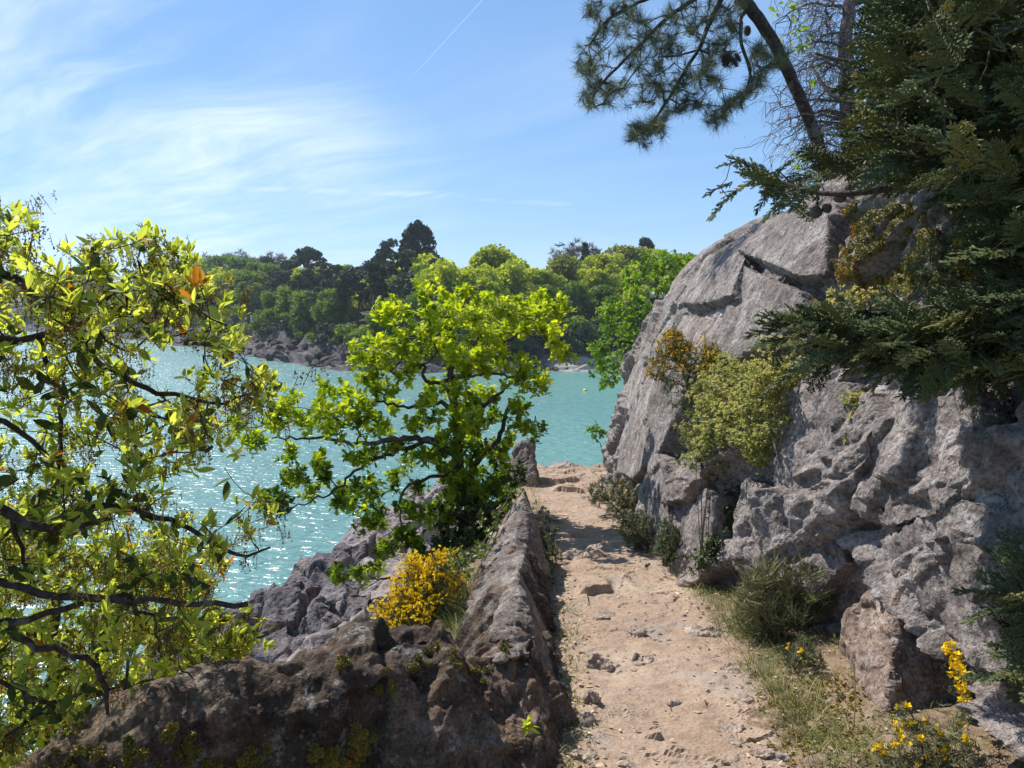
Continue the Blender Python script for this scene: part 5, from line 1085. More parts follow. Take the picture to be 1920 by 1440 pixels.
    for px, py, Y, s in ((1523, 634, 2.62, .017), (1665, 285, 3.2, .03), (1675, 268, 3.2, .028), (1575, 368, 3.5, .03), (1530, 398, 3.6, .028), (1550, 390, 3.6, .024)):
        obj('cone', place(cv, cf, P(px, py, Y)[None], rdir(1, g), rdir(1, g), np.array([s]), [.5]), M_CYCONE, root, smooth_=False)
def round_cone():
    bm = bmesh.new(); bmesh.ops.create_icosphere(bm, subdivisions=3, radius=1.0); V = np.array([v.co for v in bm.verts]); F = np.array([[v.index for v in f.verts] for f in bm.faces]); bm.free()
    f1, f2, c, h = worley(V * 1.5, 3); V = V * (0.86 + .28 * smooth(f2 - f1, 0, .3) * .6)[:, None]; return V, F
build_cypress()

def build_bare_tree():
    """ivy-stemmed bare tree between pine and cypress, with drooping fine twigs"""
    g = np.random.default_rng(57); D = 8.3; foot = np.array([4.1, 8.6, 9.0])
    mains = [([foot, P(1600, 330, D), P(1590, 200, D), P(1585, 80, D), P(1600, -60, D), P(1620, -200, D)], [.11, .10, .08, .07, .05, .03], False)]
    for i in range(26):
        y = g.uniform(-20, 330); sd = g.choice([-1, 1], p=[.62, .38]); l = g.uniform(40, 150); mains.append(([P(1590, y, D), P(1590 + sd * l * .5, y - 15, D + g.normal() * .2), P(1590 + sd * l, y + g.uniform(0, 40), D + g.normal() * .3)], [.02, .012, .004], True))
    q = np.stack([np.abs(g.normal(size=1900)) * 48, g.uniform(-30, 330, 1900)], 1); sd = g.choice([-1, 1], 1900, p=[.6, .4])
    T = P(1590 + sd * q[:, 0] - 25, q[:, 1], D + g.normal(size=1900) * .3)
    q = np.stack([g.uniform(1430, 1540, 90), g.uniform(150, 300, 90)], 1); T = np.concatenate([T, P(q[:, 0], q[:, 1], D + g.normal(size=90) * .3)])
    b, dr = grow(mains, T, .10, .28, .0028, 2.3, 4, gnarl=.01)
    m = len(T); tw = MB()
    for i in range(m):
        if g.random() < .7:
            n = 5; d0 = dr[i] * .5 + rdir(1, g)[0] * .5 + np.array([-.35, 0, 0]); p = [T[i]]
            for j in range(n): d0 = unit(d0 + np.array([-.05, 0, -.28]) + g.normal(size=3) * .18); p.append(p[-1] + d0 * .055)
            tw.add(*tube(p, np.linspace(.0026, .0012, n + 1), 3), tint=.5)
    root = thing('bare_tree', 'grey tree between pine and cypress, tangled leafless drooping twigs and a few new leaves', 'tree', foot)
    GB = bark_mat('grey_twigs', (0.055, 0.046, 0.046, 1), (0.17, 0.145, 0.145, 1), 1.5)
    obj('trunk', b.merge(tw), GB, root, smooth_=True)
    q = np.array([(1465, 10), (1480, 5), (1500, 20), (1490, 60), (1510, 50), (1520, 75), (1500, 85), (1470, 90), (1530, 110), (1525, 165), (1510, 290), (1500, 300), (1520, 290), (1650, 60), (1660, 75), (1690, 70), (1700, 85), (1720, 60), (1610, 210), (1620, 200)], float)
    T = np.repeat(P(q[:, 0], q[:, 1], D - .3), 2, 0); T = T + g.normal(size=T.shape) * .05
    obj('leaves', rosettes(T, rdir(len(T), g) + (0, 0, .4), 5, .07, .9, OAKL, g, np.full(len(T), .75)), M_BACK, root)
build_bare_tree()
# ------------------------------------------------------------------ plants, stones and small things
def gpt(px, py):
    d = ray(px, py); t = np.linspace(1.2, 16, 3000); q = EYE + d * t[:, None]; below = q[:, 2] < gz(q[:, 0], q[:, 1])
    i = int(np.argmax(below)); p = q[i]; p[2] = gfine(p[0:1], p[1:2])[0]; return p
def cpt(px, py): i = cliff_hit(px, py); return CL_V[i].copy()
def npt(px, py, off=0.0):
    """cliff point moved out along its normal"""
    i = cliff_hit(px, py); return CL_V[i] + CL_N[i] * off
M_GRASS = leaf_mat('grass_blades', [(0.0, (0.045, 0.075, 0.020)), (0.5, (0.13, 0.17, 0.05)), (0.75, (0.28, 0.26, 0.10)), (1.0, (0.46, 0.37, 0.20))], 0.35, (1.2, 1.25, .7), 0.6, 0.25)
M_GORSE = leaf_mat('gorse_spines', [(0.0, (0.065, 0.090, 0.036)), (0.5, (0.155, 0.185, 0.085)), (1.0, (0.30, 0.27, 0.13))], 0.25, (1.2, 1.2, .7), 0.6, 0.2)
M_PALE = leaf_mat('pale_herb', [(0.0, (0.10, 0.14, 0.03)), (0.45, (0.34, 0.37, 0.11)), (1.0, (0.60, 0.52, 0.27))], 0.4, (1.2, 1.2, .7), 0.7, 0.15)
M_FLOWER = leaf_mat('yellow_petals', [(0.0, (0.72, 0.44, 0.008)), (1.0, (0.90, 0.70, 0.020))], 0.35, (1.1, 1.05, .8), 0.6, 0.2)
M_OCHRE = leaf_mat('faded_petals', [(0.0, (0.40, 0.21, 0.03)), (0.6, (0.62, 0.38, 0.03)), (1.0, (0.70, 0.52, 0.12))], 0.3, (1.1, 1.05, .8), 0.7, 0.15)
M_IVY = leaf_mat('ivy_leaves', [(0.0, (0.020, 0.035, 0.010)), (0.6, (0.060, 0.095, 0.020)), (1.0, (0.17, 0.21, 0.03))], 0.35, (1.3, 1.35, .6), 0.4, 0.4)
M_MOSS = leaf_mat('moss_tips', [(0.0, (0.045, 0.045, 0.012)), (0.5, (0.13, 0.115, 0.022)), (0.85, (0.24, 0.19, 0.03)), (1.0, (0.40, 0.17, 0.02))], 0.0)
M_LITTER = leaf_mat('dry_leaves', [(0.0, (0.14, 0.085, 0.05)), (0.5, (0.36, 0.25, 0.15)), (1.0, (0.58, 0.46, 0.32))], 0.1)
M_STONE = rock_mat('path_stone', (0.19, 0.145, 0.115, 1), (0.32, 0.25, 0.20, 1), (0.43, 0.355, 0.295, 1), lich=0.2, warm=(0.42, 0.30, 0.21, 1), sc=5.0, b=0.6)

def ell(px, py, rx, ry, n, Y, sy, g, pw=0.5):
    a = g.uniform(0, 6.283, n); r = g.random(n) ** pw; return P(px + rx * r * np.cos(a), py + ry * r * np.sin(a), Y + g.normal(size=n) * sy)
def ellc(px, py, rx, ry, n, off, g, pw=0.5):
    a = g.uniform(0, 6.283, n); r = g.random(n) ** pw
    return np.array([npt(px + rx * q * math.cos(b), py + ry * q * math.sin(b), g.uniform(off[0], off[1])) for q, b in zip(r, a)])
def spiny(T, dr, n, L, g, w=.085, spread=.9, tint=.5, mb=None, along=0.10):
    m = len(T); c = np.repeat(T, n, 0) - np.repeat(dr, n, 0) * (g.random((m * n, 1)) * along); d = np.repeat(dr, n, 0) * .7 + rdir(m * n, g) * spread
    l = L * g.uniform(.5, 1.2, m * n); tv, tf = T_spindle(w)
    return place(tv, tf, c, d, rdir(m * n, g), l, np.clip(np.repeat(np.broadcast_to(tint, (m,)), n) + g.normal(size=m * n) * .18, 0, 1), mb)
def petals(T, g, n, size, spread, tint=None, mb=None):
    m = len(T); k = m * n; c = np.repeat(T, n, 0) + rdir(k, g) * spread * (g.random((k, 1)))
    mb = mb or MB()
    for j in range(4): place(*T_simple(.38), c, rdir(k, g) + (0, 0, .3), rdir(k, g), size * g.uniform(.6, 1.2, k), g.random(k) if tint is None else np.full(k, tint), mb)
    return mb
def blooms(T, g, n, size, spread): return [petals(T[i:i + 1], g, n, size, spread) for i in range(len(T))]
def bush(name, label, cat, foot, T, g, leaves, lmat, flowers=None, fmat=None, r0=.012, step=.04, rtip=.0016, jit=.12, nstem=5):
    foot = np.asarray(foot, float); T = np.asarray(T); c = T.mean(0); mains = []
    for i in range(nstem):
        t = T[g.integers(len(T))]; mains.append(([foot + g.normal(size=3) * (.03, .03, 0), foot * .5 + t * .5 + (0, 0, .03), t], [r0, r0 * .7, rtip], False))
    b, dr = grow(mains, T, step, jit, rtip, 2.3, 4); root = thing(name, label, cat, foot)
    obj('stems', b, GREY_OAKBARK, root); obj('foliage', leaves(T, dr), lmat, root)
    if flowers is not None:
        fl = flowers(T, dr)
        if isinstance(fl, list): [obj('flower', f, fmat, root) for f in fl]
        else: obj('flowers', fl, fmat, root)
    return root
def tuft(label, foot, n, L, g, spread=.5, tint=.45, w=.018, name='grass_tuft', base=.05, tsd=.22, lean=(0, 0, 0)):
    foot = np.asarray(foot, float); a = g.uniform(0, 6.283, n); r = base * np.sqrt(g.random(n)); c = foot + np.stack([r * np.cos(a), r * np.sin(a), 0 * a - .01], 1)
    d = np.array([0, 0, 1.0]) + np.stack([np.cos(a), np.sin(a), 0 * a], 1) * spread * g.random((n, 1)) * 1.6 + np.array(lean) + g.normal(size=(n, 3)) * .1
    nm = np.stack([np.cos(a), np.sin(a), 0 * a], 1) * -1 + (0, 0, .5)
    mb = place(*T_blade(w, .8), c, d, nm, L * g.uniform(.5, 1.15, n), np.clip(tint + g.normal(size=n) * tsd, 0, 1))
    return tag(obj(name, mb, M_GRASS, loc=foot), label, 'grass', None, 'thing')

def build_plants():
    g = np.random.default_rng(61)
    # gorse on the cliff ledge
    f = npt(1300, 825, .02); Y = min(cpt(a_, b_)[1] for a_, b_ in ((1262, 655), (1310, 670), (1290, 730), (1300, 800))) - .10
    T = np.concatenate([ell(1262, 655, 30, 30, 36, Y, .12, g), ell(1235, 690, 24, 24, 16, Y, .1, g), ell(1312, 668, 48, 34, 36, Y, .12, g), ell(1350, 690, 30, 45, 24, Y + .05, .1, g), ell(1290, 730, 42, 50, 36, Y, .1, g), ell(1300, 800, 30, 40, 22, Y + .05, .06, g), ell(1268, 635, 10, 16, 8, Y, .05, g)])
    hi = lambda T: proj(T)[:, 1]
    bush('gorse_bush', 'upright gorse on the cliff ledge, ochre-yellow flowers on top, brown bare stems below', 'bush', f, T, g, lambda T, d: spiny(T, d, 26, .045, g, .07, .9, np.clip(.45 + .3 * smooth(hi(T), 680, 800), 0, .95), None, .16), M_GORSE,
         lambda T, d: petals(T[hi(T) < 705], g, 7, .018, .05), M_OCHRE, .014, .05)
    # pale leafy clump
    f = npt(1420, 800, 0.0); Y = f[1] - .16
    T = np.concatenate([ellc(1425, 742, 92, 48, 420, (.10, .34), g), ellc(1370, 800, 52, 52, 190, (.08, .26), g), ellc(1455, 800, 56, 52, 190, (.08, .28), g), ellc(1490, 715, 36, 30, 110, (.10, .28), g), ellc(1345, 855, 22, 40, 50, (.06, .16), g), ellc(1440, 855, 30, 24, 50, (.06, .18), g)])
    def pale(T, d):
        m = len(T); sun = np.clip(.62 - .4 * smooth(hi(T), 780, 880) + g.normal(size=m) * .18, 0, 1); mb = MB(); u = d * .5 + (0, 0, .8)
        rosettes(T, u, 12, .026, .95, SIMP, g, sun, mb); rosettes(T + g.normal(size=T.shape) * .03, u, 9, .020, .95, SIMP, g, np.clip(sun + .15, 0, 1), mb); return mb
    bush('herb_clump', 'big pale yellow-green leafy clump spilling over the cliff ledge beside the gorse', 'plant', f, T, g, pale, M_PALE, None, None, .008, .05, .0012)
    f = npt(1600, 770, 0); T = np.concatenate([ell(1612, 770, 22, 30, 50, f[1] - .05, .04, g), ell(1590, 825, 15, 30, 40, f[1] - .05, .04, g), ell(1600, 745, 20, 14, 20, f[1] - .05, .03, g)])
    bush('herb_clump', 'tan dry trailing plant hanging in the joint between two grey slabs', 'plant', f, T, g, lambda T, d: rosettes(T, d + (0, 0, -.2), 10, .022, .95, SIMP, g, np.clip(.75 + g.normal(size=len(T)) * .2, 0, 1)), M_PALE, None, None, .006, .04, .0012)
    f = npt(1480, 650, 0); T = np.concatenate([ell(1470, 650, 60, 24, 60, f[1] - .06, .05, g), ell(1600, 560, 60, 22, 60, cpt(1600, 560)[1] - .05, .06, g), ell(1680, 560, 40, 24, 30, cpt(1680, 560)[1] - .05, .06, g)])
    bush('dry_plant', 'rusty dry weeds on the ledge behind the lower cypress spray', 'plant', f, T, g, lambda T, d: rosettes(T, d + (0, 0, .5), 11, .024, .95, SIMP, g, np.clip(.8 + g.normal(size=len(T)) * .25, 0, 1)), M_PALE, None, None, .006, .05, .0012)
    # low gorse along the foot of the cliff
    for (px, py, rx, ry, fx, fy, n, lab, fl) in ((1152, 925, 52, 34, 1160, 965, 110, 'grey-green cushion of low gorse at the path edge, farthest along the cliff foot', True), (1195, 985, 40, 34, 1200, 1030, 80, 'grey-green low gorse next to the farthest cushion, nearer the viewer', False), (1250, 1015, 26, 44, 1252, 1062, 70, 'dark green narrow shrub against the foot of the smooth slab', False)):
        f = gpt(fx, fy); T = ell(px, py, rx, ry, n, f[1] - .05, .14, g)
        bush('gorse_bush', lab, 'bush', f, T, g, lambda T, d: spiny(T, d + (0, 0, .3), 34, .036, g, .085, .95, .55 if 'grey' in lab else .25, None, .10), M_GORSE, (lambda T, d: blooms(T[:6], g, 5, .016, .03)) if fl else None, M_FLOWER, .008, .05)
    # big grassy bush
    f = gpt(1480, 1175); T = np.concatenate([ell(1475, 1112, 88, 62, 210, f[1] - .02, .13, g), ell(1430, 1150, 48, 40, 80, f[1] - .08, .08, g), ell(1530, 1130, 50, 50, 70, f[1], .08, g)])
    def wiry(T, d):
        mb = spiny(T, d * .5 + (0, 0, .8), 16, .095, g, .022, .55, .85, None, .08); return spiny(T, d + (0, 0, .5), 14, .032, g, .08, .9, .65, mb, .08)
    bush('broom_bush', 'big wiry green bush at the cliff foot beside the path, one yellow flower', 'bush', f, T, g, wiry, M_GORSE, lambda T, d: blooms(T[:3], g, 4, .018, .02), M_FLOWER, .008, .05)
    f = gpt(1575, 1165); T = ell(1572, 1115, 55, 48, 110, f[1], .09, g)
    bush('broom_bush', 'darker green feathery bush right of the wiry one, against the rock', 'bush', f, T, g, lambda T, d: spiny(T, d + (0, 0, .3), 30, .034, g, .07, .8, .12, None, .10), M_GORSE, None, None, .007, .05)
    f = gpt(1500, 1255); T = ell(1505, 1222, 38, 30, 50, f[1], .06, g)
    bush('heather', 'small grey-green tuft with a few yellow flowers just below the wiry bush', 'plant', f, T, g, lambda T, d: spiny(T, d + (0, 0, .6), 22, .034, g, .05, .6, .6, None, .06), M_GORSE, lambda T, d: blooms(T[:5] + (-.06, -.03, 0), g, 3, .014, .02), M_FLOWER, .005, .04)
    # flowering gorse at the lower right corner
    f = gpt(1745, 1445); T = np.concatenate([ell(1740, 1400, 80, 55, 70, f[1] + .02, .06, g), ell(1700, 1350, 30, 35, 16, f[1] + .05, .04, g), ell(1815, 1340, 20, 45, 16, f[1] + .05, .04, g), ell(1660, 1420, 30, 25, 14, f[1], .04, g)])
    bush('gorse_bush', 'gorse with bright yellow flowers in the corner at the near end of the cliff foot', 'bush', f, T, g, lambda T, d: spiny(T, d + (0, 0, .5), 46, .022, g, .07, .95, .7, None, .12), M_GORSE, lambda T, d: blooms(T[::3], g, 4, .017, .014), M_FLOWER, .004, .03, .0012)
    f = npt(1800, 1330, -.02); q = [(1775, 1215), (1780, 1225), (1785, 1240), (1795, 1238), (1800, 1248), (1795, 1258), (1805, 1255), (1790, 1268), (1800, 1275), (1808, 1285), (1812, 1293), (1805, 1300), (1812, 1310), (1800, 1290), (1790, 1250), (1810, 1265), (1782, 1210), (1793, 1225)]
    Tq = np.array([P(a, b_, CL_BASE[cliff_hit(a, b_)][1] - .10) for a, b_ in q])
    bush('flower_spike', 'drooping spike of deep yellow flowers in the dark hollow under the long joint', 'flower', f, Tq, g, lambda T, d: spiny(T, d, 8, .02, g, .08, .9, .3), M_GORSE, lambda T, d: blooms(T, g, 5, .018, .014), M_FLOWER, .004, .03, .0012, nstem=2)
    # gorse high under the cypress
    f = npt(1790, 560, 0); Y = f[1] - .15; T = np.concatenate([ell(1760, 500, 45, 50, 80, Y, .08, g), ell(1800, 480, 40, 50, 60, Y, .08, g), ell(1840, 470, 30, 30, 30, Y, .06, g)])
    bush('gorse_bush', 'blue-green gorse with orange-yellow flowers high on the right, under the cypress', 'bush', f, T, g, lambda T, d: spiny(T, d, 42, .026, g, .08, .95, .5, None, .08), M_GORSE, lambda T, d: petals(np.concatenate([ell(1800, 480, 22, 30, 24, Y - .08, .02, g), ell(1805, 520, 12, 22, 12, Y - .08, .02, g)]), g, 4, .017, .02), M_OCHRE, .007, .04)
    # broom in flower behind the wall
    f = gpt(800, 1185); Y = f[1]
    T = np.concatenate([ell(800, 1112, 66, 54, 120, Y, .14, g, .6), ell(750, 1152, 46, 36, 70, Y, .12, g, .6), ell(838, 1080, 34, 42, 50, Y + .1, .1, g), ell(775, 1075, 20, 34, 18, Y, .08, g), ell(820, 1060, 22, 26, 18, Y, .08, g)])
    def broomf(T, d): k = smooth(proj(T)[:, 0], 860, 790) * .5 + .22; s = (g.random(len(T)) < k); return petals(T[s], g, 14, .019, .075)
    bush('broom_bush', 'golden-yellow flowering broom behind the near wall, below the oak', 'bush', f, T, g, lambda T, d: spiny(T, d + (0, 0, .9), 26, .085, g, .018, .4, .3, None, .14), M_GORSE, broomf, M_FLOWER, .008, .05)
    f = gpt(672, 1212); T = ell(672, 1198, 16, 10, 16, f[1], .03, g)
    bush('broom_bush', 'small separate sprig of yellow broom at the edge of the pale rock', 'bush', f, T, g, lambda T, d: spiny(T, d + (0, 0, .9), 8, .05, g, .02, .4, .3), M_GORSE, lambda T, d: petals(T, g, 8, .018, .04), M_FLOWER, .005, .05)
    # undergrowth below the oak, ivy along the slab
    f = gpt(895, 1000)
    T = np.concatenate([ell(870, 975, 50, 45, 90, 6.75, .2, g), ell(930, 935, 35, 45, 80, 7.2, .25, g), ell(915, 985, 38, 40, 80, 6.5, .18, g), ell(850, 1020, 40, 22, 50, 6.5, .15, g), ell(960, 890, 24, 30, 40, 7.6, .2, g)])
    bush('undergrowth_shrub', 'dark tangled shrub round the foot of the bright oak', 'shrub', f, T, g, lambda T, d: rosettes(T, d + (0, 0, .4), 12, .055, .95, SIMP, g, np.clip(.35 + g.normal(size=len(T)) * .28, 0, 1)), M_IVY, None, None, .01, .06)
    q = np.array([(960, 925), (945, 950), (932, 975), (918, 1000), (905, 1025), (895, 1045), (875, 1048), (862, 1052), (890, 1035), (925, 985), (950, 940), (968, 915), (880, 1060), (855, 1060)], float)
    T = np.repeat(np.array([P(a, b_, 5.2 - .009 * max(0, b_ - 950)) for a, b_ in q]), 5, 0) + g.normal(size=(70, 3)) * .035
    bush('ivy', 'bright green trailing plant along the seaward edge of the pointed slab', 'plant', P(900, 1050, 4.7), T, g, lambda T, d: rosettes(T, d + (0, 0, .7), 9, .032, .95, SIMP, g, np.clip(.9 + g.normal(size=70) * .2, 0, 1)), M_IVY, None, None, .004, .06, .0015)
    q = np.array([(1022, 960), (1030, 985), (1036, 1005), (1040, 1020), (1042, 1040), (1044, 1060), (1040, 1085), (1034, 1000), (1020, 1000), (1030, 1040)], float)
    T = np.repeat(np.array([gpt(a + 4, b_ + 14) + (-.04, 0, .08) for a, b_ in q]), 7, 0) + g.normal(size=(70, 3)) * (.03, .08, .05)
    bush('ivy', 'green leafy fringe at the path-side foot of the pointed slab', 'plant', gpt(1044, 1060), T, g, lambda T, d: rosettes(T, d + (.3, 0, .4), 9, .026, .95, SIMP, g, np.clip(.75 + g.normal(size=70) * .25, 0, 1)), M_IVY, None, None, .004, .06, .0015)
    q = [(1350, y) for y in range(925, 1075, 9)] + [(1345 + 14 * math.sin(y), y) for y in range(930, 1070, 12)] + [(1335, 860), (1345, 880), (1360, 900), (1340, 895), (1325, 870)]
    T = np.repeat(np.array([npt(a, b_, .06) for a, b_ in q]), 6, 0); T += g.normal(size=T.shape) * .03
    bush('ivy', 'dark ivy strip climbing the joint beside the smooth slab under the pale clump', 'plant', npt(1345, 1075, .03), T, g, lambda T, d: rosettes(T, d + (-.5, 0, 0), 8, .026, .95, SIMP, g, np.clip(.32 + g.normal(size=len(T)) * .25, 0, 1)), M_IVY, None, None, .005, .06, .0015)
    # grass
    for (px, py, n, L, sp, ti, bs, lab) in ((905, 1150, 90, .26, .5, .4, .14, 'tall grass behind the ridge right beside the golden broom'), (880, 1120, 70, .24, .6, .5, .12, 'yellowing grass between the golden broom and the pointed slab'), (930, 1110, 60, .2, .5, .35, .1, 'green grass against the seaward face of the pointed slab'), (890, 1215, 40, .12, .7, .45, .08, 'short grass in the notch at the top of the near wall'),
                                            (1310, 1098, 90, .15, .8, .62, .12, 'dry grass tuft at the foot of the smooth brown slab'), (1390, 1108, 100, .18, .7, .45, .13, 'green-gold grass tuft left of the wiry bush'), (1430, 1190, 120, .17, .8, .42, .14, 'grass fringe under the wiry bush, path side'), (1520, 1190, 90, .17, .8, .4, .14, 'long grass between the wiry bush and the feathery bush'), (1265, 1075, 60, .10, .9, .66, .10, 'short dry grass at the foot of the narrow shrub'), (1345, 1085, 70, .2, .6, .35, .1, 'tall thin grass at the foot of the ivy strip'),
                                            (1470, 1255, 70, .11, .9, .55, .12, 'sparse grass beside the small grey-green tuft'), (1570, 1215, 60, .13, .9, .55, .1, 'straw-coloured grass by the reddish wedge of rock'), (1075, 1200, 40, .11, .7, .4, .05, 'grass tuft at the left edge of the path below the ridge'), (1088, 1250, 40, .10, .8, .5, .06, 'pale grass behind the upright stone at the left path edge'), (1108, 1375, 30, .11, .8, .35, .04, 'grass growing between the stones at the near left path edge'), (1066, 1150, 36, .10, .6, .35, .05, 'thin green grass where the ridge meets the ledge steps'), (1140, 1330, 20, .05, .9, .5, .04, 'tiny grass tuft by the near left stones'),
                                            (1205, 1045, 50, .10, .8, .6, .09, 'dry grass under the low gorse at the bend'), (1043, 868, 40, .10, .8, .4, .10, 'grass on the brink where the path drops to the sea'), (1105, 878, 40, .09, .8, .6, .10, 'pale grass on the brink beside the cliff'), (1185, 1125, 16, .05, .8, .35, .03, 'small green tuft under the stone ledge in the path')):
        tuft(lab, gpt(px, py), n, L, g, sp, ti, .014, base=bs)
    for i in range(46):      # tufts of the verge, each rooted where the dirt ends
        w = i / 45; py = 1060 + 330 * w + g.uniform(-12, 12); px = 1255 + 235 * w ** 1.1 + abs(g.normal()) * 46 + 20
        o = tuft('short tufted grass on the verge between the path and the cliff', gpt(px, py), int(g.uniform(40, 90)), g.uniform(.07, .15), g, .8, g.uniform(.38, .7), .014, base=g.uniform(.06, .12)); o['group'] = 'grass tufts of the verge'
    for i in range(34):
        px, py = g.uniform(850, 962), g.uniform(1065, 1222)
        o = tuft('yellow-green grass on the bank between the near wall and the oak', gpt(px, py), int(g.uniform(30, 60)), g.uniform(.10, .2), g, .6, g.uniform(.35, .65), .014, base=g.uniform(.05, .1)); o['group'] = 'grass on the bank below the oak'
    for i in range(26):
        px, py = g.uniform(1480, 1660), g.uniform(1275, 1436)
        o = tuft('low straw-coloured grass on the bare soil below the reddish wedge', gpt(px, py), int(g.uniform(16, 44)), g.uniform(.04, .09), g, 1.0, g.uniform(.45, .8), .016, base=g.uniform(.04, .09)); o['group'] = 'low grass by the reddish wedge'
    # rosette plant on the wall face
    c = P(992, 1362, 2.52); d = rdir(14, g) + (0.1, -.8, .5); mb = place(*LEAF, np.repeat(c[None], 14, 0), d, rdir(14, g) + (0, 0, .6), .045 * g.uniform(.6, 1.1, 14), g.uniform(.55, .85, 14))
    tag(obj('wall_rosette', mb, M_HOLM, loc=c), 'single bright little rosette of leaves on the dark wall face by the path', 'plant', None, 'thing')
    f = gpt(1600, 1365); top = P(1600, 1245, f[1]); tag(obj('dead_stalk', MB().add(*tube([f, f * .5 + top * .5 + (.01, 0, 0), top, top + (-.03, 0, .012)], [.003, .0025, .002, .001], 5), tint=.95), M_GRASS, loc=f), 'one tall dry stalk standing in front of the reddish wedge', 'plant', None, 'thing')
build_plants()

def moss_patch(label, pts, n, size, g, tint, L=.008, surf=None):
    """cushions of moss on the cliff: domes covered with fine tips"""
    mb = MB(); hv, hf = round_cone(); SV, SN = surf or (CL_V, CL_N); wp = proj(SV) if surf else None
    for (px, py, r) in pts:
        for _ in range(n):
            qx, qy = px + g.normal() * r * .5, py + g.normal() * r * .5
            i = cliff_hit(qx, qy) if surf is None else int((((wp[:, 0] - qx) ** 2 + (wp[:, 1] - qy) ** 2) + 40 * wp[:, 2]).argmin())
            c, nn = SV[i], SN[i]; s = size * g.uniform(.4, 1.2)
            mb.add(c + hv * s * np.array([.9, 1, .8]), hf, np.clip(tint - .25, 0, 1)); m = 90
            d = rdir(m, g); d = unit(d + nn * .8); tv, tf = T_spindle(.30); place(tv, tf, c + d * s * .86, d + rdir(m, g) * .5, rdir(m, g), L * g.uniform(.7, 1.6, m), np.clip(tint + g.normal() * .12 + g.normal(size=m) * .15, 0, 1), mb)
    V = mb.verts; return tag(obj('moss', mb, M_MOSS, loc=V.mean(0)), label, 'moss', None, 'thing')
def build_moss():
    g = np.random.default_rng(67)
    moss_patch('thick green-gold moss covering the rock face under the cypress', [(1650, 430, 36), (1690, 460, 40), (1640, 480, 34), (1620, 440, 26), (1660, 510, 34), (1710, 500, 36), (1730, 450, 30), (1610, 410, 24), (1690, 420, 30), (1600, 500, 20), (1740, 530, 30), (1680, 540, 26)], 11, .045, g, .62)
    moss_patch('orange-brown moss edging the pale slab under the cypress', [(1583, 410, 10), (1582, 440, 10), (1580, 470, 12), (1584, 500, 10), (1588, 530, 12), (1605, 525, 12), (1618, 520, 10), (1640, 515, 8)], 5, .03, g, .95)
    moss_patch('narrow dark moss streak in the middle of the pale slab', [(1474, 440, 7), (1470, 458, 7), (1467, 475, 7), (1464, 492, 5), (1478, 450, 5)], 4, .024, g, .25)
    moss_patch('rounded brown moss hummock at the end of the diagonal crack', [(1520, 572, 10), (1510, 585, 10), (1530, 580, 8), (1500, 600, 8)], 5, .06, g, .72)
    moss_patch('dark moss ball at the root of the cliff gorse', [(1262, 800, 12), (1275, 808, 12), (1268, 815, 10)], 5, .06, g, .3)
build_moss()
def build_wall_moss():
    g = np.random.default_rng(69); W = (WALL_V, WALL_N)
    moss_patch('yellow-green moss on the dark near wall, right of its middle', [(640, 1400, 40), (660, 1430, 36), (610, 1420, 30), (680, 1405, 24)], 10, .016, g, .72, .007, W)
    moss_patch('moss patches on the shaded left end of the near wall', [(200, 1420, 60), (130, 1435, 40), (260, 1430, 44), (330, 1400, 40), (390, 1430, 40), (470, 1425, 34)], 9, .016, g, .55, .007, W)
    moss_patch('small moss cushions along the top of the near wall', [(640, 1250, 14), (820, 1215, 24), (850, 1240, 20), (790, 1240, 18), (1010, 1210, 14), (955, 1210, 14), (730, 1290, 18), (900, 1260, 12)], 5, .014, g, .6, .006, W)
build_wall_moss()

